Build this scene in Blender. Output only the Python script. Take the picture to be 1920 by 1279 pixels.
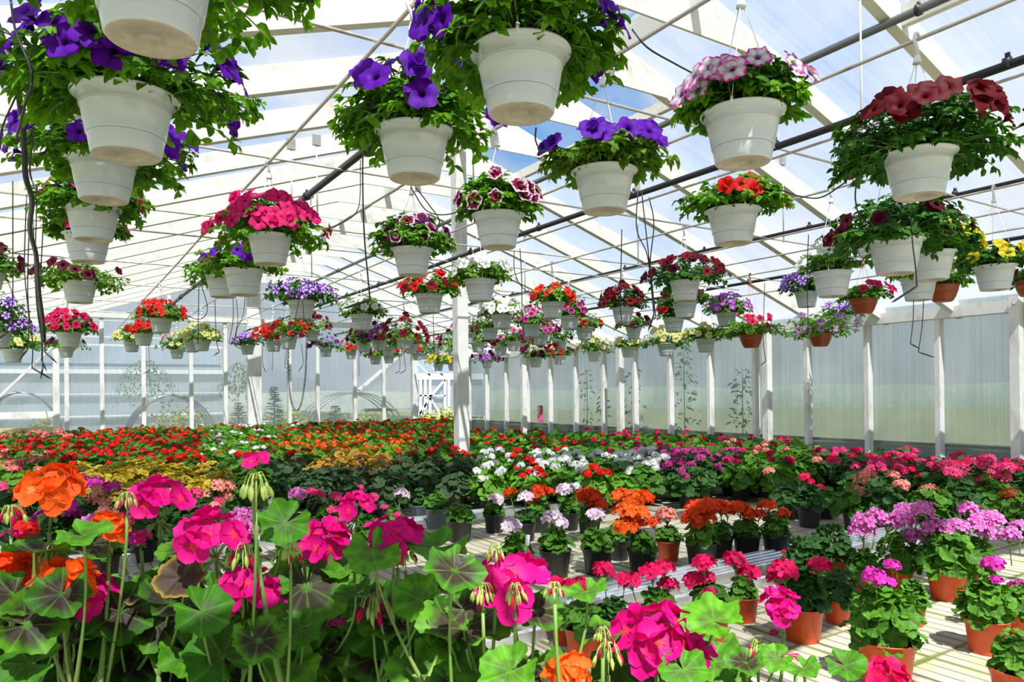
import bpy, math, random
import numpy as np
from mathutils import Matrix, Vector

for _o in list(bpy.data.objects):
    bpy.data.objects.remove(_o)
SC = bpy.context.scene
COL = SC.collection
PI = math.pi
rng = random.Random(7)

# ------------------------------------------------------------------ camera
FPX, YAW, PITCH, ROLL, PPY = 1345.09, .567947, .0015735, -.0124713, 734.22
EYE = .85
cy, sy = math.cos(YAW), math.sin(YAW)
_right = np.array([cy, -sy, 0.]); _fwd = np.array([sy, cy, 0.]); _up = np.array([0, 0, 1.])
FW = _fwd * math.cos(PITCH) + _up * math.sin(PITCH)
_u2 = _up * math.cos(PITCH) - _fwd * math.sin(PITCH)
RT = _right * math.cos(ROLL) + _u2 * math.sin(ROLL)
UP = _u2 * math.cos(ROLL) - _right * math.sin(ROLL)
CP = np.array([0, 0, EYE])
cam = bpy.data.cameras.new('camera')
cam.sensor_fit = 'HORIZONTAL'; cam.sensor_width = 36
cam.lens = FPX / 1920 * 36
cam.shift_y = (PPY - 639.5) / 1920
cam.clip_start = .05; cam.clip_end = 400
camo = bpy.data.objects.new('camera', cam); COL.objects.link(camo)
camo.matrix_world = Matrix(((RT[0], UP[0], -FW[0], 0), (RT[1], UP[1], -FW[1], 0), (RT[2], UP[2], -FW[2], EYE), (0, 0, 0, 1)))
SC.camera = camo
cam.dof.use_dof = False

# ------------------------------------------------------------------ world, sun, exposure
SC.view_settings.view_transform = 'Standard'
SC.view_settings.look = 'None'
SC.view_settings.gamma = 1
SC.view_settings.use_curve_mapping = False
SC.view_settings.exposure = 0.28
SC.cycles.use_denoising = True
SC.cycles.max_bounces = 7
SC.cycles.diffuse_bounces = 3
SC.cycles.glossy_bounces = 2
SC.cycles.transmission_bounces = 4
SC.cycles.transparent_max_bounces = 12
SC.cycles.sample_clamp_indirect = 6
SC.cycles.caustics_reflective = False
SC.cycles.caustics_refractive = False

W = bpy.data.worlds.new('sky'); SC.world = W; W.use_nodes = True
nt = W.node_tree; nt.nodes.clear()
def nd(tree, typ, **kw):
    n = tree.nodes.new(typ)
    for k, v in kw.items():
        if k == 'inp':
            for i, val in v.items(): n.inputs[i].default_value = val
        else: setattr(n, k, v)
    return n
def ramp(tree, stops, interp='LINEAR'):
    n = tree.nodes.new('ShaderNodeValToRGB'); e = n.color_ramp.elements
    n.color_ramp.interpolation = interp
    while len(e) < len(stops): e.new(.5)
    for el, (p, c) in zip(e, stops):
        el.position = p; el.color = (*c, 1) if len(c) == 3 else c
    return n
tc = nd(nt, 'ShaderNodeTexCoord')
sp = nd(nt, 'ShaderNodeSeparateXYZ'); nt.links.new(tc.outputs['Generated'], sp.inputs[0])
grad = ramp(nt, [(0, (.40, .46, .50)), (.08, (.34, .47, .62)), (.35, (.15, .34, .68)), (1, (.07, .21, .58))])
nt.links.new(sp.outputs[2], grad.inputs[0])
noi = nd(nt, 'ShaderNodeTexNoise', inp={'Scale': 2.6, 'Detail': 7, 'Roughness': .58, 'Distortion': .4})
nt.links.new(tc.outputs['Generated'], noi.inputs['Vector'])
clo = ramp(nt, [(.37, (0, 0, 0)), (.56, (1, 1, 1))])
nt.links.new(noi.outputs[0], clo.inputs[0])
mx = nd(nt, 'ShaderNodeMix', data_type='RGBA'); mx.inputs[7].default_value = (.60, .63, .67, 1)
nt.links.new(clo.outputs[0], mx.inputs[0]); nt.links.new(grad.outputs[0], mx.inputs[6])
bg = nd(nt, 'ShaderNodeBackground', inp={'Strength': 1.0})
wo = nd(nt, 'ShaderNodeOutputWorld')
nt.links.new(mx.outputs[2], bg.inputs[0]); nt.links.new(bg.outputs[0], wo.inputs[0])
W.cycles.sampling_method = 'MANUAL'; W.cycles.sample_map_resolution = 512

sun = bpy.data.lights.new('sun', 'SUN'); sun.energy = 8.0; sun.angle = math.radians(.6); sun.color = (1, .985, .96)
suno = bpy.data.objects.new('sun', sun); COL.objects.link(suno)
SUNDIR = Vector((-.16, -.50, .85)).normalized()
suno.rotation_euler = SUNDIR.to_track_quat('Z', 'Y').to_euler(); suno.location = (0, -4, 8)

# ------------------------------------------------------------------ photograph pixel -> place
def ray(x, y): return RT * ((x - 960) / FPX) + UP * ((PPY - y) / FPX) + FW
def at_z(x, y, z): d = ray(x, y); return CP + d * ((z - EYE) / d[2])
def at_x(x, y, X): d = ray(x, y); return CP + d * (X / d[0])
def at_y(x, y, Y): d = ray(x, y); return CP + d * (Y / d[1])
def at_d(x, y, D): return CP + ray(x, y) * D
def proj(P):
    v = np.asarray(P, float) - CP; k = v @ FW
    return 960 + FPX * (v @ RT) / k, PPY - FPX * (v @ UP) / k, k

# ------------------------------------------------------------------ mesh helpers
class MB:
    """collects shapes and links them as one mesh object; 'lf' holds each vertex's own (u, v, tint)"""
    def __init__(s): s.V = []; s.F = []; s.M = []; s.A = []; s.n = 0
    def add(s, V, F, mat=0, A=None):
        V = np.asarray(V, float)
        s.V.append(V); o = s.n
        s.F.extend([tuple(i + o for i in f) for f in F])
        if isinstance(mat, int): s.M.extend([mat] * len(F))
        else: s.M.extend(mat)
        s.A.append(np.zeros((len(V), 3)) if A is None else A)
        s.n += len(V)
    def mesh(s, name, mats, smooth=True):
        me = bpy.data.meshes.new(name)
        me.from_pydata(np.concatenate(s.V).tolist(), [], s.F)
        for m in mats: me.materials.append(m)
        me.polygons.foreach_set('material_index', s.M)
        me.polygons.foreach_set('use_smooth', [smooth] * len(s.F))
        a = me.attributes.new('lf', 'FLOAT_VECTOR', 'POINT')
        a.data.foreach_set('vector', np.concatenate(s.A).astype(np.float32).ravel())
        me.update(); return me
    def build(s, name, mats, parent=None, smooth=True):
        if not isinstance(mats, (list, tuple)): mats = [mats]
        return inst(name, s.mesh(name, mats, smooth), parent)
    def box(s, lo, hi, mat=0):
        x0, y0, z0 = lo; x1, y1, z1 = hi
        V = [(x0, y0, z0), (x1, y0, z0), (x1, y1, z0), (x0, y1, z0), (x0, y0, z1), (x1, y0, z1), (x1, y1, z1), (x0, y1, z1)]
        s.add(V, [(3, 2, 1, 0), (4, 5, 6, 7), (0, 1, 5, 4), (1, 2, 6, 5), (2, 3, 7, 6), (3, 0, 4, 7)], mat); return s
    def beam(s, a, b, w, h, up=(0, 0, 1), mat=0):
        a = np.asarray(a, float); b = np.asarray(b, float); d = b - a; d /= np.linalg.norm(d)
        sd = np.cross(d, up); sd /= np.linalg.norm(sd); u = np.cross(sd, d)
        V = [p + sd * (w / 2 * i) + u * (h / 2 * j) for p in (a, b) for i, j in ((-1, -1), (1, -1), (1, 1), (-1, 1))]
        s.add(V, [(0, 1, 2, 3), (7, 6, 5, 4), (0, 4, 5, 1), (1, 5, 6, 2), (2, 6, 7, 3), (3, 7, 4, 0)], mat); return s
    def tube(s, pts, r, seg=6, mat=0, caps=True, A=None):
        P = [np.asarray(p, float) for p in pts]; n = len(P)
        R = r if isinstance(r, (list, tuple)) else [r] * n
        V = []; t0 = P[1] - P[0]; ref = np.array([0, 0, 1.]) if abs(t0[2]) < .9 * np.linalg.norm(t0) else np.array([1., 0, 0])
        for i in range(n):
            t = P[min(i + 1, n - 1)] - P[max(i - 1, 0)]; t = t / (np.linalg.norm(t) + 1e-9)
            x = np.cross(ref, t); x /= np.linalg.norm(x) + 1e-9; y = np.cross(t, x)
            for k in range(seg):
                a = 2 * PI * k / seg; V.append(P[i] + (x * math.cos(a) + y * math.sin(a)) * R[i])
        F = [(i * seg + k, i * seg + (k + 1) % seg, (i + 1) * seg + (k + 1) % seg, (i + 1) * seg + k) for i in range(n - 1) for k in range(seg)]
        if caps: F += [tuple(range(seg))[::-1], tuple((n - 1) * seg + k for k in range(seg))]
        s.add(V, F, mat, None if A is None else np.tile(A, (len(V), 1))); return s
    def lathe(s, prof, seg=32, mat=0, c=(0, 0, 0)):
        V = []; F = []; n = len(prof)
        for r, z in prof:
            for k in range(seg):
                a = 2 * PI * k / seg; V.append((c[0] + r * math.cos(a), c[1] + r * math.sin(a), c[2] + z))
        for i in range(n - 1):
            for k in range(seg):
                F.append((i * seg + k, i * seg + (k + 1) % seg, (i + 1) * seg + (k + 1) % seg, (i + 1) * seg + k))
        s.add(V, F, mat); return s
    def stamp(s, tpl, pos, X, Y, Z, sc, tint, mat=0):
        V, F, uv = tpl
        Q = V @ np.array([X, Y, Z]) * sc + pos
        A = np.column_stack([uv, np.full(len(V), tint)])
        s.add(Q, F, mat, A)

def inst(name, me, parent=None):
    o = bpy.data.objects.new(name, me); COL.objects.link(o)
    if parent is not None: o.parent = parent
    return o
def tag(o, label, cat, group=None, kind=None):
    o['label'] = label; o['category'] = cat
    if group: o['group'] = group
    if kind: o['kind'] = kind
    return o
def empty(name, loc, label, cat, group=None, rz=0.):
    o = bpy.data.objects.new(name, None); COL.objects.link(o)
    o.location = loc; o.rotation_euler = (0, 0, rz); o.empty_display_size = .05
    return tag(o, label, cat, group)
def setmat(o, *mats):
    for i, m in enumerate(mats):
        if m is not None:
            o.material_slots[i].link = 'OBJECT'; o.material_slots[i].material = m
def norm(v):
    v = np.asarray(v, float); return v / (np.linalg.norm(v) + 1e-9)
def basis(z, xh):
    z = norm(z); x = np.asarray(xh, float) - z * np.dot(xh, z)
    if np.linalg.norm(x) < 1e-4: x = np.cross(z, (1, 0, 0.3))
    x = norm(x); return x, np.cross(z, x), z
def rot_to(z, xh):
    x, y, z = basis(z, xh)
    return Matrix(((x[0], y[0], z[0]), (x[1], y[1], z[1]), (x[2], y[2], z[2])))
def bez(a, b, c, n):
    a, b, c = (np.asarray(q, float) for q in (a, b, c))
    return [(1 - t) ** 2 * a + 2 * t * (1 - t) * b + t * t * c for t in (i / n for i in range(n + 1))]
def smooth_path(P, n=6):
    P = [np.asarray(p, float) for p in P]; out = []
    Q = [2 * P[0] - P[1]] + P + [2 * P[-1] - P[-2]]
    for i in range(1, len(Q) - 2):
        for k in range(n):
            t = k / n; a, b, c, d = Q[i - 1], Q[i], Q[i + 1], Q[i + 2]
            out.append(.5 * (2 * b + (c - a) * t + (2 * a - 5 * b + 4 * c - d) * t * t + (3 * b - a - 3 * c + d) * t ** 3))
    out.append(P[-1]); return out

# ------------------------------------------------------------------ materials
def new_mat(name):
    m = bpy.data.materials.new(name); m.use_nodes = True
    t = m.node_tree; t.nodes.clear()
    out = t.nodes.new('ShaderNodeOutputMaterial')
    return m, t, out
def pbr(name, col, rough=.5, metal=0., spec=.5, noise=None, bump=None):
    """noise = (colour2, scale, low, high[, stretch]); bump = (scale, strength[, stretch])"""
    m, t, out = new_mat(name)
    b = nd(t, 'ShaderNodeBsdfPrincipled'); b.inputs['Base Color'].default_value = (*col, 1)
    b.inputs['Roughness'].default_value = rough; b.inputs['Metallic'].default_value = metal
    b.inputs['Specular IOR Level'].default_value = spec
    t.links.new(b.outputs[0], out.inputs[0])
    co = nd(t, 'ShaderNodeTexCoord')
    def coords(st):
        mp = nd(t, 'ShaderNodeMapping'); mp.inputs['Scale'].default_value = st
        t.links.new(co.outputs['Object'], mp.inputs[0]); return mp.outputs[0]
    if noise:
        c2, sc, lo, hi = noise[:4]; st = noise[4] if len(noise) > 4 else (1, 1, 1)
        n = nd(t, 'ShaderNodeTexNoise', inp={'Scale': sc, 'Detail': 5, 'Roughness': .6}); t.links.new(coords(st), n.inputs['Vector'])
        r = ramp(t, [(lo, (0, 0, 0)), (hi, (1, 1, 1))]); t.links.new(n.outputs[0], r.inputs[0])
        k = nd(t, 'ShaderNodeMix', data_type='RGBA'); k.inputs[6].default_value = (*col, 1); k.inputs[7].default_value = (*c2, 1)
        t.links.new(r.outputs[0], k.inputs[0]); t.links.new(k.outputs[2], b.inputs['Base Color'])
    if bump:
        st = bump[2] if len(bump) > 2 else (1, 1, 1)
        n = nd(t, 'ShaderNodeTexNoise', inp={'Scale': bump[0], 'Detail': 4}); t.links.new(coords(st), n.inputs['Vector'])
        u = nd(t, 'ShaderNodeBump', inp={'Strength': bump[1], 'Distance': .01}); t.links.new(n.outputs[0], u.inputs['Height'])
        t.links.new(u.outputs[0], b.inputs['Normal'])
    return m
def math_n(t, op, a, b=None, clamp=False):
    n = nd(t, 'ShaderNodeMath', operation=op); n.use_clamp = clamp
    for i, v in enumerate((a, b)):
        if v is None: continue
        if isinstance(v, (int, float)): n.inputs[i].default_value = v
        else: t.links.new(v, n.inputs[i])
    return n.outputs[0]
def mixc(t, f, a, b):
    n = nd(t, 'ShaderNodeMix', data_type='RGBA')
    for i, v in ((0, f), (6, a), (7, b)):
        if isinstance(v, (int, float)): n.inputs[i].default_value = v
        elif isinstance(v, tuple): n.inputs[i].default_value = (*v, 1)
        else: t.links.new(v, n.inputs[i])
    return n.outputs[2]
def leafy(t, out, col, trans=.35, rough=.55, spec=.22, tgain=1.0):
    b = nd(t, 'ShaderNodeBsdfPrincipled'); b.inputs['Roughness'].default_value = rough; b.inputs['Specular IOR Level'].default_value = spec
    t.links.new(col, b.inputs['Base Color'])
    tr = nd(t, 'ShaderNodeBsdfTranslucent')
    hs = nd(t, 'ShaderNodeHueSaturation', inp={'Saturation': 1.1, 'Value': tgain}); t.links.new(col, hs.inputs['Color']); t.links.new(hs.outputs[0], tr.inputs[0])
    mxs = nd(t, 'ShaderNodeMixShader'); mxs.inputs[0].default_value = trans
    t.links.new(b.outputs[0], mxs.inputs[1]); t.links.new(tr.outputs[0], mxs.inputs[2]); t.links.new(mxs.outputs[0], out.inputs[0])
def attr3(t):
    a = nd(t, 'ShaderNodeAttribute', attribute_name='lf'); s = nd(t, 'ShaderNodeSeparateXYZ'); t.links.new(a.outputs['Vector'], s.inputs[0])
    return s.outputs
def leaf_mat(name, dark, light, zone=None, zamt=0., edge=None, vein=.25, trans=.35, zr=(.25, .45, .72)):
    m, t, out = new_mat(name)
    u, v, k = attr3(t)
    rad = math_n(t, 'SQRT', math_n(t, 'ADD', math_n(t, 'MULTIPLY', u, u), math_n(t, 'MULTIPLY', v, v)))
    ang = math_n(t, 'ARCTAN2', v, u)
    c = mixc(t, k, dark, light)
    oi = nd(t, 'ShaderNodeObjectInfo')
    c = mixc(t, math_n(t, 'MULTIPLY', oi.outputs['Random'], .35), c, light)
    nz = nd(t, 'ShaderNodeTexNoise', inp={'Scale': 3.2, 'Detail': 4}); az = nd(t, 'ShaderNodeAttribute', attribute_name='lf'); t.links.new(az.outputs['Vector'], nz.inputs['Vector'])
    rz_ = ramp(t, [(.40, (0, 0, 0)), (.66, (1, 1, 1))]); t.links.new(nz.outputs[0], rz_.inputs[0])
    c = mixc(t, math_n(t, 'MULTIPLY', rz_.outputs[0], .5), c, tuple(x * .55 for x in dark))
    if zone:
        n = nd(t, 'ShaderNodeTexNoise', inp={'Scale': 5, 'Detail': 3}); a = nd(t, 'ShaderNodeAttribute', attribute_name='lf'); t.links.new(a.outputs['Vector'], n.inputs['Vector'])
        rr = math_n(t, 'ADD', rad, math_n(t, 'MULTIPLY', math_n(t, 'SUBTRACT', n.outputs[0], .5), .35))
        rp = ramp(t, [(zr[0] - .12, (0, 0, 0)), (zr[0] + .05, (1, 1, 1)), (zr[1], (1, 1, 1)), (zr[2], (0, 0, 0))]); t.links.new(rr, rp.inputs[0])
        c = mixc(t, math_n(t, 'MULTIPLY', rp.outputs[0], zamt), c, zone)
    if vein:
        w = math_n(t, 'ABSOLUTE', math_n(t, 'SINE', math_n(t, 'MULTIPLY', ang, 3.5)))
        vr = ramp(t, [(.965, (0, 0, 0)), (1, (1, 1, 1))]); w2 = math_n(t, 'ABSOLUTE', math_n(t, 'COSINE', math_n(t, 'MULTIPLY', ang, 3.5)))
        t.links.new(w2, vr.inputs[0])
        vv = math_n(t, 'MULTIPLY', vr.outputs[0], vein)
        c = mixc(t, vv, c, tuple(min(1, x * 1.3 + .015) for x in light))
    if edge:
        rp = ramp(t, [(.84, (0, 0, 0)), (.98, (1, 1, 1))]); t.links.new(rad, rp.inputs[0]); c = mixc(t, rp.outputs[0], c, edge)
    leafy(t, out, c, trans)
    return m
def petal_mat(name, base, throat=None, edge=None, star=None, speck=None, trans=.32, tw=.30, ew=.72, vein=None, tgain=1.0):
    """u = distance from the flower's centre 0..1, v = angle in turns, tint = per petal"""
    m, t, out = new_mat(name)
    u, v, k = attr3(t)
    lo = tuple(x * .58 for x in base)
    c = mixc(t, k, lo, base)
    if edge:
        rp = ramp(t, [(ew - .06, (0, 0, 0)), (ew + .1, (1, 1, 1))])
        w = math_n(t, 'MULTIPLY', math_n(t, 'SINE', math_n(t, 'MULTIPLY', v, 2 * PI * 10)), .06); t.links.new(math_n(t, 'ADD', u, w), rp.inputs[0])
        c = mixc(t, rp.outputs[0], c, edge)
    if star:
        w = math_n(t, 'ABSOLUTE', math_n(t, 'COSINE', math_n(t, 'MULTIPLY', v, PI * 5)))
        rp = ramp(t, [(.72, (0, 0, 0)), (.93, (1, 1, 1))]); t.links.new(w, rp.inputs[0]); c = mixc(t, rp.outputs[0], c, star)
    if speck:
        co = nd(t, 'ShaderNodeTexCoord'); n = nd(t, 'ShaderNodeTexNoise', inp={'Scale': 420, 'Detail': 1}); t.links.new(co.outputs['Object'], n.inputs['Vector'])
        rp = ramp(t, [(.73, (0, 0, 0)), (.78, (1, 1, 1))]); t.links.new(n.outputs[0], rp.inputs[0]); c = mixc(t, math_n(t, 'MULTIPLY', rp.outputs[0], .8), c, speck)
    if vein:
        w = math_n(t, 'ABSOLUTE', math_n(t, 'SINE', math_n(t, 'MULTIPLY', v, PI * 20)))
        rp = ramp(t, [(0, (1, 1, 1)), (.35, (0, 0, 0))]); t.links.new(w, rp.inputs[0])
        c = mixc(t, math_n(t, 'MULTIPLY', rp.outputs[0], .3), c, vein)
    if throat:
        rp = ramp(t, [(tw * .45, (1, 1, 1)), (tw, (0, 0, 0))]); t.links.new(u, rp.inputs[0]); c = mixc(t, rp.outputs[0], c, throat)
    leafy(t, out, c, trans, .55, .15, tgain)
    return m

MT = {}
MT['wood'] = pbr('white_painted_wood', (.78, .77, .73), .65, noise=((.50, .47, .38), 7, .50, .76, (1, 1, .4)), bump=(60, .15))
MT['wood_roof'] = pbr('white_roof_timber', (.78, .755, .68), .65, noise=((.56, .51, .40), 7, .56, .78), bump=(50, .12))
MT['steel'] = pbr('galvanised_steel', (.62, .60, .56), .38, .85, noise=((.36, .28, .22), 14, .56, .74))
MT['rebar'] = pbr('ribbed_steel', (.66, .61, .54), .42, .7, noise=((.36, .24, .16), 9, .58, .75))
MT['conduit'] = pbr('dull_steel_pipe', (.20, .21, .21), .4, .6)
MT['alu'] = pbr('aluminium_profile', (.74, .76, .78), .34, .75, noise=((.52, .53, .52), 12, .45, .7))
MT['black_tube'] = pbr('black_rubber', (.012, .012, .014), .38)
MT['stake'] = pbr('black_plastic', (.02, .02, .022), .4)
MT['pot_white'] = pbr('white_plastic', (.63, .685, .765), .17, spec=.7)
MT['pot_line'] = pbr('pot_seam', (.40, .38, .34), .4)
MT['pot_base'] = pbr('shade_tinted_pot_base', (.50, .44, .36), .5, noise=((.62, .58, .52), 9, .45, .7))  # white plastic underneath, coloured tan to imitate its warm shade
MT['hanger'] = pbr('white_hanger_plastic', (.92, .92, .91), .35)
MT['hanger_red'] = pbr('red_hanger_plastic', (.50, .08, .05), .35)
MT['pot_terra'] = pbr('terracotta_plastic', (.36, .075, .03), .35)
MT['pot_orange'] = pbr('orange_plastic', (.60, .078, .010), .42, noise=((.45, .06, .012), 7, .5, .7))
MT['pot_black'] = pbr('black_pot_plastic', (.022, .024, .026), .38, noise=((.06, .058, .05), 16, .55, .75))
MT['pot_grey'] = pbr('grey_pot_plastic', (.20, .22, .24), .4)
MT['rim_grey'] = pbr('grey_pot_lining', (.20, .22, .23), .45)
MT['soil'] = pbr('peat_soil', (.10, .055, .03), .95, noise=((.24, .14, .08), 60, .45, .65), bump=(120, .8))
MT['stem'] = pbr('green_stem', (.13, .27, .04), .5, noise=((.20, .24, .06), 10, .5, .7))
MT['stem_dark'] = pbr('dark_stem', (.10, .16, .035), .5)
MT['chain'] = pbr('chain_steel', (.22, .22, .21), .4, .8)
MT['tag'] = pbr('white_card', (.86, .88, .9), .5)

G1, G2 = (.030, .120, .010), (.12, .33, .022)
MT['leaf'] = leaf_mat('geranium_leaf', G1, G2, (.05, .055, .02), .35, zr=(.4, .55, .75))
MT['leaf_bright'] = leaf_mat('bright_geranium_leaf', (.06, .20, .014), (.17, .40, .03))
MT['leaf_dark'] = leaf_mat('dark_geranium_leaf', (.018, .080, .014), (.055, .18, .026), (.05, .045, .03), .4, zr=(.2, .5, .8))
MT['leaf_gray'] = leaf_mat('dusky_geranium_leaf', (.020, .070, .018), (.055, .15, .035), (.075, .060, .050), .65, zr=(.15, .6, .85))
MT['leaf_gold'] = leaf_mat('golden_zoned_leaf', (.36, .30, .02), (.60, .50, .04), (.34, .10, .02), .8, zr=(.15, .45, .70), vein=.1)
MT['leaf_copper'] = leaf_mat('copper_leaf', (.34, .26, .03), (.58, .40, .05), (.42, .09, .03), .75, zr=(.15, .45, .70), vein=.1)
MT['leaf_zone'] = leaf_mat('dark_zoned_leaf', (.026, .120, .006), (.105, .29, .012), (.035, .015, .016), .92, zr=(.12, .55, .84), vein=.3, trans=.25)
MT['leaf_fg'] = leaf_mat('fresh_geranium_leaf', (.028, .140, .006), (.11, .33, .012), (.05, .05, .02), .5, zr=(.14, .34, .6), vein=.3, trans=.25)
MT['leaf_brown'] = leaf_mat('bronze_leaf', (.11, .07, .035), (.15, .085, .04), (.06, .035, .03), .9, edge=(.42, .28, .04), zr=(.1, .5, .85))
MT['pet_leaf'] = leaf_mat('petunia_leaf', (.040, .165, .008), (.23, .52, .026), vein=0, trans=.46)
MT['pet_leaf_dark'] = leaf_mat('dark_petunia_leaf', (.022, .105, .012), (.095, .28, .026), vein=0, trans=.42)
MT['pet_leaf_lime'] = leaf_mat('lime_petunia_leaf', (.075, .20, .012), (.22, .42, .03), vein=0, trans=.4)

FL = {}
FL['violet'] = petal_mat('violet_petal', (.15, .006, .50), (.04, .0, .10), vein=(.06, 0, .22))
FL['hotpink'] = petal_mat('hot_pink_petal', (.90, .022, .20), (.25, .0, .05), tw=.22, vein=(.6, .0, .1))
FL['red'] = petal_mat('red_petal', (.82, .018, .012), (.12, .0, .0), tw=.3)
FL['pinkred'] = petal_mat('rose_petal', (.72, .012, .10), (.10, .0, .02), tw=.32)
FL['darkred'] = petal_mat('dark_red_petal', (.24, .004, .014), (.05, 0, .01), tw=.34)
FL['maroon'] = petal_mat('maroon_petal', (.115, .003, .020), (.02, 0, .006), tw=.45)
FL['plum'] = petal_mat('plum_petal', (.115, .008, .10), (.03, 0, .03), tw=.4)
FL['speck'] = petal_mat('speckled_burgundy_petal', (.15, .002, .007), (.05, 0, .015), speck=(.7, .4, .4), tw=.25)
FL['picotee'] = petal_mat('maroon_petal_white_edge', (.30, .004, .06), (.05, 0, .02), edge=(.85, .75, .78), ew=.82)
FL['pinkedge'] = petal_mat('white_petal_magenta_edge', (.88, .82, .86), (.32, .03, .38), edge=(.72, .03, .38), ew=.84, tw=.4)
FL['purplewhite'] = petal_mat('purple_petal_white_rays', (.26, .06, .60), (.12, .02, .3), star=(.72, .55, .85))
FL['lilacwhite'] = petal_mat('lilac_petal_white_rays', (.45, .10, .55), (.75, .65, .7), tw=.5)
FL['mauve'] = petal_mat('pale_mauve_petal', (.62, .30, .60), (.22, .03, .25), tw=.34, vein=(.4, .12, .42))
FL['magenta'] = petal_mat('magenta_petal', (.62, .012, .24), (.2, 0, .1), edge=(.85, .55, .72), ew=.9)
FL['yellow'] = petal_mat('yellow_petal', (.88, .70, .03), (.62, .34, .01), tw=.3)
FL['lemon'] = petal_mat('lemon_petal', (.86, .82, .30), (.75, .6, .1), tw=.3)
FL['white'] = petal_mat('white_petal', (.88, .88, .82), (.60, .62, .25), tw=.25)
FL['g_magenta'] = petal_mat('magenta_geranium_petal', (.74, .006, .22), (.85, .05, .08), tw=.24, vein=(.62, .0, .16))
FL['g_crimson'] = petal_mat('crimson_pink_geranium_petal', (.84, .012, .12), (.6, .0, .1), tw=.25)
FL['g_orange'] = petal_mat('orange_geranium_petal', (.95, .13, .012), (.95, .28, .06), tw=.25, vein=(.85, .07, .01))
FL['g_scarlet'] = petal_mat('scarlet_geranium_petal', (.90, .075, .010), (.75, .04, .01), tw=.25)
FL['g_red'] = petal_mat('red_geranium_petal', (.84, .016, .014), (.6, .0, .01), tw=.25)
FL['g_white'] = petal_mat('white_geranium_petal', (.90, .90, .87), (.85, .85, .7), tw=.2)
FL['g_blush'] = petal_mat('blush_geranium_petal', (.88, .70, .80), (.72, .35, .55), tw=.3)
FL['g_salmon'] = petal_mat('salmon_geranium_petal', (.90, .27, .20), (.9, .55, .45), tw=.35, edge=(.92, .45, .36), ew=.8)
FL['g_lilac'] = petal_mat('lilac_pink_geranium_petal', (.76, .17, .55), (.62, .03, .30), tw=.35, edge=(.84, .45, .68), ew=.85)
FL['g_purple'] = petal_mat('purple_pink_geranium_petal', (.68, .04, .42), (.5, .02, .2), tw=.3)
FL['g_rose'] = petal_mat('rose_geranium_petal', (.86, .03, .17), (.8, .25, .3), tw=.3, edge=(.9, .12, .3), ew=.75)
FL['g_coral'] = petal_mat('pale_coral_geranium_petal', (.88, .20, .17), (.85, .6, .5), tw=.45)
FL['g_brown'] = petal_mat('spent_brown_petal', (.16, .05, .03), trans=.1)
# ------------------------------------------------------------------ polycarbonate and floor materials
def panel_mat(name, clear, streak, tint=(.97, .985, 1.), body=(.86, .89, .92), vertical=False, scale=26., refl=.05):
    m, t, out = new_mat(name)
    co = nd(t, 'ShaderNodeTexCoord'); mp = nd(t, 'ShaderNodeMapping')
    mp.inputs['Scale'].default_value = (scale, scale, .35) if vertical else (.35, scale, .35)
    t.links.new(co.outputs['Object'], mp.inputs[0])
    n = nd(t, 'ShaderNodeTexNoise', inp={'Scale': 1., 'Detail': 5, 'Roughness': .65}); t.links.new(mp.outputs[0], n.inputs['Vector'])
    n2 = nd(t, 'ShaderNodeTexNoise', inp={'Scale': 1.3, 'Detail': 3}); t.links.new(co.outputs['Object'], n2.inputs['Vector'])
    f = math_n(t, 'ADD', math_n(t, 'MULTIPLY', math_n(t, 'SUBTRACT', n.outputs[0], .5), streak), math_n(t, 'MULTIPLY', math_n(t, 'SUBTRACT', n2.outputs[0], .5), streak * .8))
    f = math_n(t, 'ADD', f, clear, clamp=True)
    tp = nd(t, 'ShaderNodeBsdfTransparent'); tp.inputs[0].default_value = (*tint, 1)
    tl = nd(t, 'ShaderNodeBsdfTranslucent'); tl.inputs[0].default_value = (*body, 1)
    df = nd(t, 'ShaderNodeBsdfDiffuse'); df.inputs[0].default_value = (*body, 1)
    gl = nd(t, 'ShaderNodeBsdfGlossy', inp={'Roughness': .25}); gl.inputs[0].default_value = (1, 1, 1, 1)
    a = nd(t, 'ShaderNodeMixShader', inp={0: .22}); t.links.new(tl.outputs[0], a.inputs[1]); t.links.new(df.outputs[0], a.inputs[2])
    b = nd(t, 'ShaderNodeMixShader'); t.links.new(f, b.inputs[0]); t.links.new(a.outputs[0], b.inputs[1]); t.links.new(tp.outputs[0], b.inputs[2])
    c = nd(t, 'ShaderNodeMixShader', inp={0: refl}); t.links.new(b.outputs[0], c.inputs[1]); t.links.new(gl.outputs[0], c.inputs[2])
    t.links.new(c.outputs[0], out.inputs[0]); return m
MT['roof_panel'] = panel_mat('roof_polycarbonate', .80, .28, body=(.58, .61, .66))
MT['roof_panel_left'] = panel_mat('dimmed_roof_polycarbonate', .82, .24, body=(.42, .44, .48))  # same sheet, body colour darkened to offset stronger sun on this slope
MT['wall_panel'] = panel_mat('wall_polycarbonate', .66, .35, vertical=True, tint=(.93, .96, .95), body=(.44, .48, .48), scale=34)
MT['gable_panel'] = panel_mat('gable_polycarbonate', .78, .28, vertical=True, tint=(.97, .98, .98), body=(.66, .69, .70), scale=34)

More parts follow.
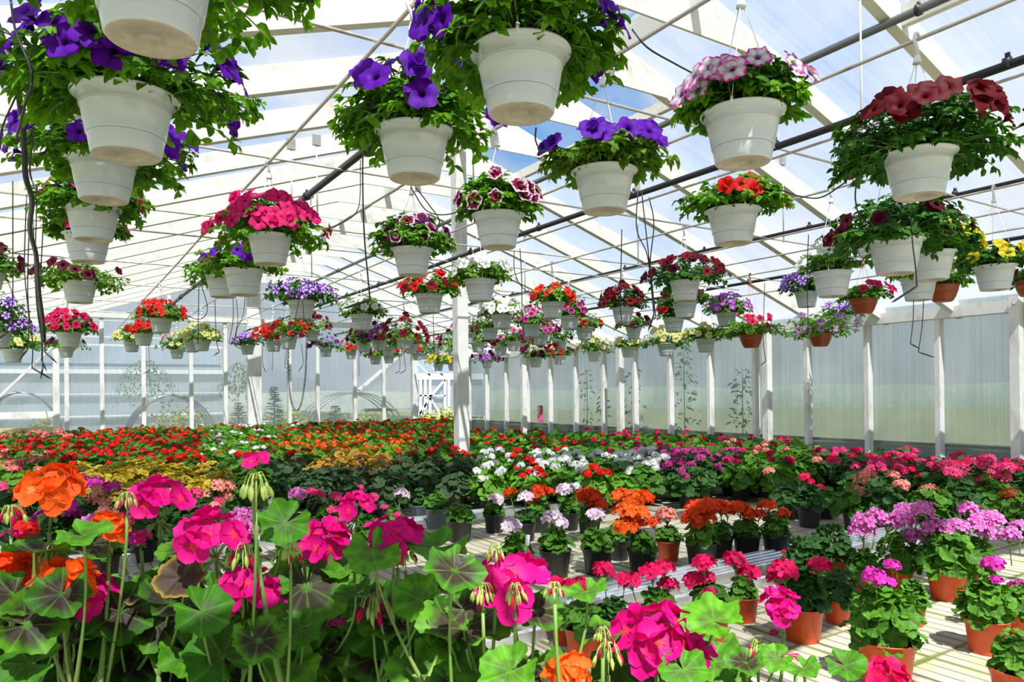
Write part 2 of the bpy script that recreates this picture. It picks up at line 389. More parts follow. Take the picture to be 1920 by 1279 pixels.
def paver_mat():
    m, t, out = new_mat('mossy_concrete_slats')
    b = nd(t, 'ShaderNodeBsdfPrincipled', inp={'Roughness': .85}); t.links.new(b.outputs[0], out.inputs[0])
    co = nd(t, 'ShaderNodeTexCoord')
    mp = nd(t, 'ShaderNodeMapping'); mp.inputs['Rotation'].default_value = (0, 0, PI / 2); t.links.new(co.outputs['Object'], mp.inputs[0])
    br = nd(t, 'ShaderNodeTexBrick'); br.offset = 0; br.squash = 1
    for k, v in (('Scale', 1.), ('Mortar Size', .0042), ('Mortar Smooth', .4), ('Bias', 0.), ('Brick Width', .30), ('Row Height', .058)): br.inputs[k].default_value = v
    br.inputs['Color1'].default_value = (.37, .33, .24, 1); br.inputs['Color2'].default_value = (.47, .43, .34, 1); br.inputs['Mortar'].default_value = (.11, .095, .06, 1)
    t.links.new(mp.outputs[0], br.inputs['Vector'])
    b2 = nd(t, 'ShaderNodeTexBrick'); b2.offset = 0
    for k, v in (('Scale', 1.), ('Mortar Size', .016), ('Mortar Smooth', .5), ('Bias', 0.), ('Brick Width', .30), ('Row Height', .232)): b2.inputs[k].default_value = v
    t.links.new(mp.outputs[0], b2.inputs['Vector'])
    n = nd(t, 'ShaderNodeTexNoise', inp={'Scale': 9., 'Detail': 6, 'Roughness': .7}); t.links.new(co.outputs['Object'], n.inputs['Vector'])
    n2 = nd(t, 'ShaderNodeTexNoise', inp={'Scale': 2.2, 'Detail': 4}); t.links.new(co.outputs['Object'], n2.inputs['Vector'])
    n3 = nd(t, 'ShaderNodeTexNoise', inp={'Scale': 70., 'Detail': 3}); t.links.new(co.outputs['Object'], n3.inputs['Vector'])
    r1 = ramp(t, [(.46, (0, 0, 0)), (.62, (1, 1, 1))]); t.links.new(n.outputs[0], r1.inputs[0])
    r2 = ramp(t, [(.42, (0, 0, 0)), (.66, (1, 1, 1))]); t.links.new(n2.outputs[0], r2.inputs[0])
    c = mixc(t, math_n(t, 'MULTIPLY', n3.outputs[0], .35), br.outputs[0], (.40, .37, .29))
    c = mixc(t, math_n(t, 'MULTIPLY', math_n(t, 'MULTIPLY', r1.outputs[0], r2.outputs[0]), .75), c, (.34, .33, .10))
    seam = math_n(t, 'MULTIPLY', b2.outputs['Fac'], math_n(t, 'ADD', .35, math_n(t, 'MULTIPLY', r2.outputs[0], .9)), clamp=True)
    c = mixc(t, seam, c, (.13, .15, .025))
    r4 = ramp(t, [(.55, (0, 0, 0)), (.72, (1, 1, 1))]); n4 = nd(t, 'ShaderNodeTexNoise', inp={'Scale': 5.5, 'Detail': 8, 'Roughness': .75}); t.links.new(co.outputs['Object'], n4.inputs['Vector']); t.links.new(n4.outputs[0], r4.inputs[0])
    c = mixc(t, math_n(t, 'MULTIPLY', r4.outputs[0], .7), c, (.15, .13, .07))
    t.links.new(c, b.inputs['Base Color'])
    h = math_n(t, 'SUBTRACT', math_n(t, 'MULTIPLY', n3.outputs[0], .12), br.outputs['Fac'])
    bu = nd(t, 'ShaderNodeBump', inp={'Strength': .8, 'Distance': .012}); t.links.new(h, bu.inputs['Height']); t.links.new(bu.outputs[0], b.inputs['Normal'])
    return m
MT['paver'] = paver_mat()
MT['grass'] = pbr('rough_grass', (.17, .19, .09), .9, noise=((.22, .23, .11), 1.3, .4, .65), bump=(40, .6))
MT['hedge'] = pbr('dark_hedge', (.045, .075, .02), .9, noise=((.11, .13, .04), 5, .4, .7), bump=(12, 1.))
MT['far_tree'] = pbr('distant_trees', (.20, .235, .20), .95, noise=((.25, .28, .23), 2, .4, .7))

# ------------------------------------------------------------------ building
RX, RZ, SL = 3.465, 3.35, .333            # ridge line and roof pitch (underside of the rafters)
XR, XL, YG, EZ = 8.55, -1.62, 15.4, 1.63
def under(x): return RZ - SL * abs(x - RX)
RAFY = [4.95 + .838 * k for k in range(-6, 13)]

floor = MB().box((-2.2, -1.2, -.6), (7.95, 15.3, 0)).build('floor', MT['paver'], smooth=False); floor['kind'] = 'structure'
grd = MB().box((-40, -12, -.9), (60, 70, -.6)).build('ground', MT['grass'], smooth=False); grd['kind'] = 'structure'

def structure(name):
    o = bpy.data.objects.new(name, None); COL.objects.link(o); o['kind'] = 'structure'; return o
ceil = structure('ceiling')
for y in RAFY:
    for s in (1, -1):
        xe = XR + .12 if s > 0 else XL - .12
        dz = .075 * math.sqrt(1 + SL * SL)
        MB().beam((RX, y, RZ + dz), (xe, y, under(xe) + dz), .068, .15).build('rafter', MT['wood_roof'], ceil, smooth=False)
    # ridge gusset: a plate across the foot of the two rafters
    g = MB()
    for o, yy in ((0, y - .045), (4, y - .028)):
        pass
    V = [(RX + dx, yy, z) for yy in (y - .047, y - .0285) for dx, z in ((-.62, RZ - .207), (.62, RZ - .207), (.30, RZ - .02), (-.30, RZ - .02))]
    g.add(V, [(0, 1, 2, 3), (7, 6, 5, 4), (0, 4, 5, 1), (1, 5, 6, 2), (2, 6, 7, 3), (3, 7, 4, 0)])
    g.build('ridge_gusset', MT['wood_roof'], ceil, smooth=False)
MB().box((RX - .025, -.4, RZ - .06), (RX + .025, YG, RZ + .10)).build('ridge_board', MT['wood_roof'], ceil, smooth=False)
def panel(pts, off, mats, parent, name='roof_panel'):
    """flat sheet over four points, thickened along off"""
    V = [np.asarray(p, float) for p in pts]; V = V + [p + np.asarray(off) for p in V]; n = len(pts)
    F = [tuple(range(n)), tuple(range(2 * n - 1, n - 1, -1))] + [(i, i + n, (i + 1) % n + n, (i + 1) % n) for i in range(n)]
    b = MB(); b.add(V, F); return b.build(name, mats, parent, smooth=False)
TOP = .162
ys = RAFY + [YG + .2]
for a, b_ in zip(ys[:-1], ys[1:]):
    vent = 4.0 < a < 6.0
    x0 = 4.30 if vent else RX + .02
    zz = lambda x: under(x) + TOP
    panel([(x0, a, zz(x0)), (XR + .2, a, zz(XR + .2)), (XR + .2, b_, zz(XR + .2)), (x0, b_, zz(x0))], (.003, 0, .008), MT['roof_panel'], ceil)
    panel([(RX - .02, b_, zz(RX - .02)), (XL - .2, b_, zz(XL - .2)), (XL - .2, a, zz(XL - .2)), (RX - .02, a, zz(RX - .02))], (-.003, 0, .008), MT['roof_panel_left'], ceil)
MB().beam((4.42, -.4, under(4.42) + .10), (4.42, 2.40, under(4.42) + .10), .05, .13).build('vent_purlin', MT['wood_roof'], ceil, smooth=False)
MB().beam((4.27, 4.05, under(4.27) + .115), (4.27, 6.65, under(4.27) + .115), .05, .09).build('vent_purlin', MT['wood_roof'], ceil, smooth=False)

# right wall
wr = structure('wall_right')
STUD = [4.27 + .845 * k for k in range(-3, 14)]
for y in STUD:
    MB().box((XR - .10, y - .028, -.6), (XR, y + .028, EZ)).build('stud', MT['wood'], wr, smooth=False)
for y in (3.44, 6.52, 9.60, 12.68):
    MB().box((XR - .22, y - .045, -.6), (XR - .115, y + .045, EZ + .15)).build('post', MT['wood'], wr, smooth=False)
    MB().tube([(XR - .235, y, EZ + .07), (XR - .215, y, EZ + .07)], .012, 8).build('bolt', MT['steel'], wr)
MB().box((XR - .115, -.4, EZ), (XR + .02, YG, EZ + .125)).build('wall_plate', MT['wood'], wr, smooth=False)
for a, b_ in zip([-.4] + STUD, STUD + [YG]):
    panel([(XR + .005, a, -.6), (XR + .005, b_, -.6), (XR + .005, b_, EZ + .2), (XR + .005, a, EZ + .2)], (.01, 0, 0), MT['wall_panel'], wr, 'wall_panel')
MB().box((XR + .02, -.4, .17), (XR + .05, YG, .205)).build('base_rail', pbr('weathered_rail', (.40, .30, .22), .7), wr, smooth=False)

# far gable wall
wf = structure('wall_far')
GST = [-.85, .19, .75, 1.44, 2.28, 2.92, 4.2, 4.8, 5.64, 6.32]
BZ = 2.34
for x in GST:
    MB().box((x - .035, YG - .10, -.1), (x + .035, YG, BZ)).build('stud', MT['wood'], wf, smooth=False)
MB().box((7.02, YG - .12, -.1), (7.15, YG, under(7.1) - .02)).build('post', MT['wood'], wf, smooth=False)
MB().box((RX - .13, YG - .16, -.1), (RX + .14, YG, RZ - .1)).build('post', MT['wood'], wf, smooth=False)
for x in (.75, 1.9, 4.8, 5.6):
    if BZ + .1 < under(x) - .06:
        MB().box((x - .03, YG - .08, BZ + .09), (x + .03, YG, under(x))).build('stud', MT['wood'], wf, smooth=False)
MB().box((.35, YG - .13, BZ), (6.5, YG + .01, BZ + .11)).build('tie_beam', MT['wood'], wf, smooth=False)
MB().box((7.15, YG - .1, 1.66), (XR, YG, 1.80)).build('door_lintel', MT['wood'], wf, smooth=False)
ge = [XL] + GST[:6] + [RX] + GST[6:] + [7.09]
for a, b_ in zip(ge[:-1], ge[1:]):
    t0, t1 = under(a) + .1, under(b_) + .1
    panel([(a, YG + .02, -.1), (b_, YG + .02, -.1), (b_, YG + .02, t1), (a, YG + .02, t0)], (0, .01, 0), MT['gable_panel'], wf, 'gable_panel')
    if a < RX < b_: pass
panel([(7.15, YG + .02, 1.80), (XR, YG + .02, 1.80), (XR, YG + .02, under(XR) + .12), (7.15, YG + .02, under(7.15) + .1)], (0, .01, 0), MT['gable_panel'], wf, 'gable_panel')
MB().beam((5.75, YG - .02, .95), (7.0, YG - .02, 1.95), .05, .09, up=(0, 1, 0)).build('brace', MT['wood'], wf, smooth=False)
MB().box((5.9, YG + .04, .46), (7.05, YG + .07, .53)).build('rail', MT['wood'], wf, smooth=False)

# boarded door at the left of the far wall
dr = structure('door_1')
MB().box((-.02, YG - .20, 0), (.08, YG - .13, 1.86)).build('door_post', MT['wood'], dr, smooth=False)
MB().box((-.9, YG - .20, 1.80), (.08, YG - .14, 1.90)).build('door_rail', MT['wood'], dr, smooth=False)
MB().box((-.9, YG - .19, .50), (-.02, YG - .15, .62)).build('door_rail', MT['wood'], dr, smooth=False)
MB().box((-.9, YG - .19, .22), (-.02, YG - .15, .34)).build('door_rail', pbr('mossy_board', (.55, .55, .25), .8), dr, smooth=False)
MB().beam((-.95, YG - .16, .72), (.0, YG - .16, 1.80), .04, .12, up=(0, 1, 0)).build('brace', MT['wood'], dr, smooth=False)

# post under the ridge in the middle of the house
cp = structure('pillar_1')
MB().box((RX - .06, 6.33, 0), (RX + .06, 6.44, RZ - .06)).build('post', MT['wood'], cp, smooth=False)

# ------------------------------------------------------------------ gutters between the beds
def gutter(y0, y1, x0, x1, h, label, ridges=5):
    P = [(y0, 0), (y0, h)]; w = (y1 - y0)
    for i in range(ridges):
        a = y0 + w * i / ridges; P += [(a + w * .02, h + .004), (a + w * .10, h + .004), (a + w * .12, h - .012), (a + w * .18, h - .012)]
    P += [(y1, h), (y1, 0)]
    V = [(x, y, z) for x in (x0, x1) for y, z in P]; n = len(P)
    F = [(i, i + 1, i + 1 + n, i + n) for i in range(n - 1)] + [tuple(range(n))[::-1], tuple(range(n, 2 * n))]
    b = MB(); b.add(V, F); o = b.build('gutter', MT['alu'], smooth=False)
    return tag(o, label, 'gutter')
gutter(2.16, 2.36, -.6, 7.9, .045, 'ribbed aluminium gutter running behind the orange pots, nearest of the gutters')
gutter(2.02, 2.06, -.6, 7.9, .035, 'thin pale kerb just in front of the ribbed gutter', 1)
gutter(4.14, 4.30, -.6, 7.9, .05, 'pale kerb gutter under the two grey pots beyond the open floor', 3)
gutter(5.80, 6.05, -.6, 7.9, .05, 'aluminium gutter beside the grey pot left of the dark-leaved bed', 4)

# ------------------------------------------------------------------ rods, pipes
def rod(name, a, b, r, mat, label, cat, group=None, sag=0., clips=None, seg=8):
    a = np.asarray(a, float); b = np.asarray(b, float)
    n = 12
    P = [a + (b - a) * i / n - np.array([0, 0, sag * math.sin(PI * 3 * i / n) ** 2]) for i in range(n + 1)]
    m = MB(); m.tube(P, r, seg); o = m.build(name, MT[mat]); tag(o, label, cat, group)
    if clips:
        for k in range(clips):
            p = a + (b - a) * ((k + .5) / clips)
            c = MB(); c.tube([p + np.array([0, -.012, 0]), p + np.array([0, .012, 0])], r * 1.35, 8)
            c.box(p + np.array([-.006, -.008, r]), p + np.array([.006, .008, r + .022])); c.build('cable_tie', MT['stake'], o)
    return o
ZR = 2.09
LR = [(-.40, 'ribbed steel rod over the baskets at the left picture edge'), (.16, 'ribbed steel rod carrying the leftmost long column of white pots'),
      (.97, 'ribbed steel rod slanting down the left roof above the hot pink basket'), (1.75, 'ribbed steel rod carrying the violet basket and the white edged maroon basket'),
      (2.59, 'ribbed steel rod with the big white hook of the burgundy basket'), (3.24, 'rusty ribbed rod tied under the thick black hose'),
      (4.06, 'ribbed steel rod carrying the bushy white basket at the right'), (4.95, 'ribbed steel rod above the green and yellow baskets, right of centre'),
      (5.65, 'thin steel rod between the second and third black hose'), (6.35, 'thin steel rod carrying the terracotta baskets at the right'),
      (7.1, 'thin steel rod nearest the right side wall')]
for x, lab in LR:
    rod('support_rod', (x, -.3, ZR if x < 7 else 2.0), (x, YG - .05, ZR if x < 7 else 2.0), .0075, 'rebar', lab, 'rod', sag=.01)
for k, y in enumerate((.93, 2.39, 3.86, 5.32, 6.04, 7.5, 9.0, 10.6, 12.0, 13.4)):
    x0 = RX - (RZ - ZR) / SL; x1 = RX + (RZ - ZR) / SL
    rod('cross_rod', (x0, y, ZR + .012), (x1, y, ZR + .012), .0065, 'rebar', 'ribbed steel tie rod crossing the house under the rafters', 'rod', 'tie rods across the house')
hose = [(1.37, 'thick black drip hose on the left, climbing past the hot pink basket', .020), (3.17, 'thick black drip hose with cable ties behind the purple and pink edged baskets', .019),
        (5.0, 'black drip hose running above the yellow petunia baskets', .016), (6.92, 'black drip hose with bluish sheen, nearest the right wall', .018)]
for x, lab, r in hose:
    rod('drip_hose', (x, -.3, ZR + .03), (x, 14.8, ZR + .03), r, 'black_tube', lab, 'hose', sag=.012, clips=14)
rod('conduit', (4.27, -.3, under(4.27) - .03), (4.27, 14.9, under(4.27) - .03), .026, 'conduit', 'dull steel conduit clipped under the right rafters', 'pipe', clips=9)
# straight hangers from rafters to the cross rods
for (x, y) in ((1.68, 5.32), (1.49, 5.32), (3.94, 2.39), (5.2, 3.86), (2.2, 3.86), (4.9, 5.32), (2.3, 7.5), (5.0, 7.5)):
    h = MB(); h.tube([(x, y, ZR), (x, y, under(x) + .06)], .006, 6)
    o = h.build('hanger_rod', MT['wood'])
    tag(o, 'thin white rod hanging straight down from a rafter to a tie rod', 'rod', 'white hanger rods under the rafters')
    MB().box((x - .03, y - .012, under(x) - .03), (x + .03, y + .012, under(x) + .05)).build('bracket', MT['steel'], o, smooth=False)
# ------------------------------------------------------------------ plant shapes
def ger_leaf(n, rings, ruffle=.06, seed=0):
    """rounded, lobed geranium leaf; stalk joins at the origin, tip along +x"""
    r_ = random.Random(seed); V = [(0, 0, 0)]; uv = [(0, 0)]; gap = .22
    th = [-PI + gap + (2 * PI - 2 * gap) * i / (n - 1) for i in range(n)]
    ph = r_.random() * 6
    for k in range(1, rings + 1):
        q = k / rings
        for a in th:
            R = .80 + .20 * math.cos(a * .62) + .062 * math.cos(a * 7) * q + (.030 * math.cos(a * 21 + 1) if n > 24 and k == rings else 0)
            R *= q
            z = .16 * q * q + ruffle * q * q * math.sin(a * 5 + ph) - .10 * q ** 3 * math.cos(a) + (.028 * math.cos(a * 7) * q + .035 * math.sin(a * 11 + ph * 2) * q * q if n > 24 else 0)
            V.append((R * math.cos(a), R * math.sin(a), z)); uv.append((q * math.cos(a), q * math.sin(a)))
    F = [(0, 1 + i, 2 + i) for i in range(n - 1)]
    for k in range(rings - 1):
        o = 1 + k * n
        F += [(o + i, o + n + i, o + n + i + 1, o + i + 1) for i in range(n - 1)]
    return np.array(V), F, np.array(uv)
LEAF_HI = [ger_leaf(57, 5, .12, s) for s in range(6)]
LEAF_MD = [ger_leaf(15, 2, .08, s) for s in range(3)]
LEAF_LO = [ger_leaf(9, 1, .06, s) for s in range(3)]
def pet_leaf(bend):
    L = [(0, .02), (.28, .22), (.6, .27), (.88, .14)]; V = []; uv = []
    for x, w in L:
        z = -bend * x * x
        V += [(x, -w, z + w * .35), (x, 0, z), (x, w, z + w * .35)]; uv += [(x, -w), (x, 0), (x, w)]
    V.append((1.03, 0, -bend * 1.06)); uv.append((1, 0))
    F = []
    for i in range(3):
        o = i * 3; F += [(o, o + 3, o + 4, o + 1), (o + 1, o + 4, o + 5, o + 2)]
    F += [(9, 12, 10), (10, 12, 11)]
    return np.array(V), F, np.array(uv)
PLEAF = [pet_leaf(b) for b in (.1, .3, .5)]
PLEAF_LO = [(np.array([(0, 0, 0), (.5, -.27, .06 - b * .2), (1, 0, -b), (.5, .27, .06 - b * .2), (.5, 0, -b * .2)]), [(0, 1, 4), (1, 2, 4), (2, 3, 4), (3, 0, 4)], np.array([(0, 0), (.5, -.3), (1, 0), (.5, .3), (.5, 0)])) for b in (.1, .35)]

def petunia_mesh(n, seed, double=False):
    r_ = random.Random(seed); b = MB(); p = r_.random() * 6
    rings = [(.07, -.62), (.13, -.30), (.26, -.08), (.62, .02), (1.0, -.02)]
    V = []; A = []
    for j, (R, z) in enumerate(rings):
        for i in range(n):
            a = 2 * PI * i / n
            rr = R * (1 + (.10 * math.cos(5 * a) if j >= 3 else 0) + (.03 * r_.uniform(-1, 1) if j == 4 else 0))
            zz = z + (.07 * math.sin(10 * a + p) + .06 * math.cos(5 * a + p) + r_.uniform(-.03, .03) if j == 4 else (.03 * math.cos(5 * a) if j == 3 else 0))
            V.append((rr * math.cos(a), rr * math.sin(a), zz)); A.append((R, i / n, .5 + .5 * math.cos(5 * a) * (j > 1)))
    F = [(j * n + i, j * n + (i + 1) % n, (j + 1) * n + (i + 1) % n, (j + 1) * n + i) for j in range(4) for i in range(n)]
    b.add(V, F, 0, np.array(A))
    if double:
        for q in range(9):
            a = r_.random() * 6.3; c = .30 * r_.random()
            o = np.array([c * math.cos(a), c * math.sin(a), .02]); u = np.array([math.cos(a), math.sin(a), 0]); v = np.array([-u[1], u[0], 0])
            P = [o - v * .12, o + v * .12, o + v * .30 + u * .22 + (0, 0, .26), o + u * .30 + (0, 0, .34), o - v * .30 + u * .22 + (0, 0, .24)]
            b.add(P, [(0, 1, 2, 3, 4)], 0, np.array([(.3, 0, .4), (.3, 0, .5), (.9, 0, .9), (1, 0, .6), (.9, 0, 1)]))
    b.tube([(0, 0, -1.15), (0, 0, -.62)], [.05, .075], 5, 1)
    for i in range(5):
        a = 2 * PI * i / 5; d = np.array([math.cos(a), math.sin(a), 0]); e = np.array([-d[1], d[0], 0])
        b.add([(0, 0, -.86), d * .12 + e * .05 + (0, 0, -.6), d * .2 + (0, 0, -.42), d * .12 - e * .05 + (0, 0, -.6)], [(0, 1, 2, 3)], 1)
    return b.mesh('flower', [FL['violet'], MT['stem']])
PETN = [petunia_mesh(20, s) for s in range(4)] + [petunia_mesh(20, s + 4, True) for s in range(2)]
PETN_LO = [petunia_mesh(10, s) for s in range(3)]

def petal_grid(L, Wd, cup, nu=4, nv=4, seed=0):
    r_ = random.Random(seed); V = []; A = []; t = r_.random()
    for i in range(nu + 1):
        u = i / nu; w = Wd * (.16 + .84 * math.sin(min(1, u * 1.12) ** .8 * PI * .62) ** 1.1) * (1 if u < .8 else math.sqrt(max(.12, 1 - ((u - .8) / .24) ** 2)))
        for j in range(nv + 1):
            v = 2 * j / nv - 1
            V.append((u * L * (1 - .06 * v * v * u), v * w, cup * (u * u * .35) + .10 * L * v * v * u - .10 * L * math.sin(u * 3) + .02 * L * r_.uniform(-1, 1)))
            A.append((u, v * .12 + t, .5 + .5 * t))
    F = [(i * (nv + 1) + j, (i + 1) * (nv + 1) + j, (i + 1) * (nv + 1) + j + 1, i * (nv + 1) + j + 1) for i in range(nu) for j in range(nv)]
    return np.array(V), F, np.array(A)
def umbel(seed, lod, nf, droop=0, stalk=1.1, star=False):
    """geranium flower head, 1 unit wide, centre at the origin, stalk hanging down the -z axis"""
    r_ = random.Random(seed); b = MB(); hub = np.array([0, 0, -.46])
    ga = PI * (3 - math.sqrt(5))
    for i in range(nf):
        ct = 1 - (i + .5) / nf * (1.05 + droop); st = math.sqrt(max(0, 1 - ct * ct)); a = i * ga + r_.uniform(-.25, .25)
        d = np.array([st * math.cos(a), st * math.sin(a), ct * .62])
        R = .37 * r_.uniform(.68, 1.16); P = d * R + np.array([0, 0, -.06])
        N = norm(d + np.array([r_.uniform(-.35, .35), r_.uniform(-.35, .35), .35]))
        x, y, z = basis(N, (r_.uniform(-1, 1), r_.uniform(-1, 1), r_.uniform(-1, 1)))
        tint = r_.random()
        for k in range(5):
            an = 2 * PI * k / 5 + (.25 if k in (0, 1) else 0)
            u = x * math.cos(an) + y * math.sin(an); v = np.cross(z, u)
            L = (.25 if lod == 2 else .215) * r_.uniform(.85, 1.12)
            if lod == 2:
                V, F, A = petal_grid(L, .125 if not star else .05, .12 * r_.uniform(-.3, 1.2), 4, 4, r_.random())
                Q = V @ np.array([u, v, z]) + P
                b.add(Q, F, 0, A)
            else:
                w = .095 if not star else .03; e = r_.uniform(-.02, .07)
                Q = [P, P + u * L * .55 - v * w * .9 + z * .03, P + u * L * .98 - v * w * .5 + z * e, P + u * L * .98 + v * w * .5 + z * e, P + u * L * .55 + v * w * .9 + z * .03]
                b.add(Q, [(0, 1, 2, 3, 4)], 0, np.array([(0, 0, tint), (.55, .1, tint), (1, .05, tint), (1, -.05, tint), (.55, -.1, tint)]))
        if lod >= 1: b.tube([hub, P - N * .02], .010 if lod == 2 else .012, 4 if lod == 2 else 3, 1, False)
    if lod == 2:
        for i in range(7):
            a = r_.random() * 6.3; d = np.array([.17 * math.cos(a), .17 * math.sin(a), -.60 + r_.uniform(-.08, .08)])
            b.tube([hub, hub + (d - hub) * .5, d, d + np.array([0, 0, -.07])], [.008, .012, .035, .008], 5, 2)
    b.tube([(0, 0, -.46 - stalk), (0, 0, -.43)], .022 if lod else .025, 6 if lod == 2 else 4, 1)
    if lod >= 1: b.lathe([(.02, -.5), (.05, -.46), (.03, -.42)], 6, 2)
    return b.mesh('flower_head', [FL['g_magenta'], MT['stem'], MT['stem']])
UM_HI = [umbel(s, 2, n, dr, .55) for s, n, dr in ((1, 8, -.1), (2, 10, 0), (3, 7, -.15), (4, 11, .05))]
UM_MD = [umbel(s + 10, 1, n, .12, .9) for s, n in enumerate((15, 18, 13, 20))]
UM_LO = [umbel(s + 20, 0, n, .1, .9) for s, n in enumerate((12, 15, 10))]
UM_STAR = umbel(40, 1, 12, .1, .9, True)

# ------------------------------------------------------------------ pots
def hang_pot_mesh():
    b = MB()
    prof = [(0, .045), (.10, .045), (.105, .0), (.300, .0), (.310, .0), (.325, .02), (.352, .20), (.354, .211), (.364, .213), (.366, .226), (.410, .52), (.421, .523), (.422, .54), (.436, .64), (.468, .662), (.497, .672), (.500, .690), (.480, .698), (.440, .695), (.428, .66), (.405, .52)]
    prof = [(r, z * .87) for r, z in prof]
    b.lathe(prof, 48)
    n = len(prof) - 1                                    # seam lines are darker; underside tan stands in for warm shade
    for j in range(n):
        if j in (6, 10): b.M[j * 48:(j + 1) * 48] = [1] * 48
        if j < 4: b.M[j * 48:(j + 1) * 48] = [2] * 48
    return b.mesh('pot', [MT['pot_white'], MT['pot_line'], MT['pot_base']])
def bowl_mesh():
    b = MB(); b.lathe([(0, .0), (.27, .0), (.30, .02), (.38, .16), (.44, .34), (.452, .345), (.456, .37), (.48, .52), (.5, .53), (.5, .56), (.47, .565), (.45, .5)], 40)
    return b.mesh('pot', [MT['pot_terra']])
def geranium_pot_mesh():
    b = MB(); b.lathe([(0, .02), (.30, .02), (.31, 0), (.365, 0), (.372, .02), (.385, .12), (.388, .125), (.455, .66), (.470, .665), (.482, .79), (.5, .795), (.502, .815), (.488, .82), (.470, .80), (.450, .66)], 32)
    return b.mesh('pot', [MT['pot_black']])
def disc_mesh(name, r, mat, rough=.02, seed=1):
    r_ = random.Random(seed); b = MB(); V = [(0, 0, rough)]; n = 20
    for q in (.5, 1):
        for i in range(n): V.append((r * q * math.cos(2 * PI * i / n), r * q * math.sin(2 * PI * i / n), r_.uniform(-rough, rough)))
    b.add(V, [(0, 1 + i, 1 + (i + 1) % n) for i in range(n)] + [(1 + i, 1 + n + i, 1 + n + (i + 1) % n, 1 + (i + 1) % n) for i in range(n)])
    return b.mesh(name, [mat])
POT_H, POT_B, POT_G = hang_pot_mesh(), bowl_mesh(), geranium_pot_mesh()
SOIL_H, SOIL_G = disc_mesh('soil', .42, MT['soil']), disc_mesh('soil', .462, MT['soil'])

# ------------------------------------------------------------------ hanging baskets
def petunia_foliage(seed, shoots, leaves, spread, up, droop, lod, upright=False):
    """foliage round a pot rim at z = 0, pot 1 unit wide"""
    r_ = random.Random(seed); b = MB(); T = PLEAF if lod else PLEAF_LO
    for s in range(shoots):
        a = r_.random() * 2 * PI; cz = r_.uniform(-.45 if droop > .2 else -.10, 1) if not upright else r_.uniform(.0, 1)
        st = math.sqrt(max(0, 1 - cz * cz)); k = r_.uniform(.72, 1.08)
        end = np.array([st * math.cos(a) * spread / 2 * k, st * math.sin(a) * spread / 2 * k, (cz * up if cz > 0 else cz * droop * 2.2) * k + .02])
        if cz < 0: end[:2] *= max(1, .64 / (math.hypot(end[0], end[1]) + .01))
        r0 = r_.uniform(.0, .36); st0 = np.array([r0 * math.cos(a), r0 * math.sin(a), -.06])
        mid = st0 * .45 + end * .55 + np.array([0, 0, .22 * up + .12])
        P = bez(st0, mid, end, 6)
        b.tube(P, [.013] * 4 + [.010, .008, .006], 3, 1, False)
        for i in range(leaves + 5):
            tip = i >= leaves
            t = r_.uniform(.90, 1.0) if tip else .22 + .78 * (i + r_.random()) / leaves
            f = t * 6; j = min(5, int(f)); p = P[j] + (P[j + 1] - P[j]) * (f - j); d = norm(P[j + 1] - P[j])
            x, y, z = basis(d, (r_.uniform(-1, 1), r_.uniform(-1, 1), r_.uniform(-1, 1)))
            ln = norm(x + d * r_.uniform(.1, .9) + np.array([0, 0, .25]))
            if tip: ln = norm(x * .8 + d * 1.0 + np.array([0, 0, .3]))
            out = norm(p - np.array([0, 0, -.25])); nrm = norm(out + np.array([0, 0, .8]) + np.array([r_.uniform(-.6, .6) for _ in range(3)]))
            X, Y, Z = basis(nrm, ln); X = norm(X + Z * .15); Y = np.cross(Z, X)
            sc = (r_.uniform(.09, .14) if tip else r_.uniform(.13, .215)) * (1 if lod else 1.45) * (.62 if upright else 1)
            b.stamp(r_.choice(T), p, X, Y, Z, sc, r_.random() * (.6 if not tip else 1) + (.35 if tip else 0), 0)
    return b.mesh('foliage', [MT['pet_leaf'], MT['stem']])
_fol = {}
def foliage_for(spread, up, lod, upright, seed, droop=.22):
    key = (round(spread * 2) / 2, round(up * 4) / 4, lod, upright, seed if lod == 2 else seed % 2, droop)
    if key not in _fol:
        n, l = {2: (135, 10), 1: (90, 8), 0: (46, 5)}[lod]
        _fol[key] = petunia_foliage(hash(key[:2]) % 1000 + seed, int(n * (1.25 if upright else 1)), l, key[0], key[1], droop, min(1, lod), upright)
    return _fol[key]

def hook_mesh(mat):
    b = MB()
    arc = [(0, .0, .0)] + [(.0, -.0, .03)]
    P = [(0, 0, 0), (0, .002, .03), (.0, .016, .05)] + [(0, .0155 * math.cos(t), .062 + .0165 * math.sin(t)) for t in np.linspace(.2, PI * 1.12, 9)]
    b.tube(P, [.008, .0065, .006] + [.0055] * 8 + [.004], 7)
    b.lathe([(.0, -.03), (.015, -.03), (.014, -.022), (.008, 0), (0, .004)], 10)
    return b.mesh('hanger_hook', [mat])
HOOK = hook_mesh(MT['hanger'])

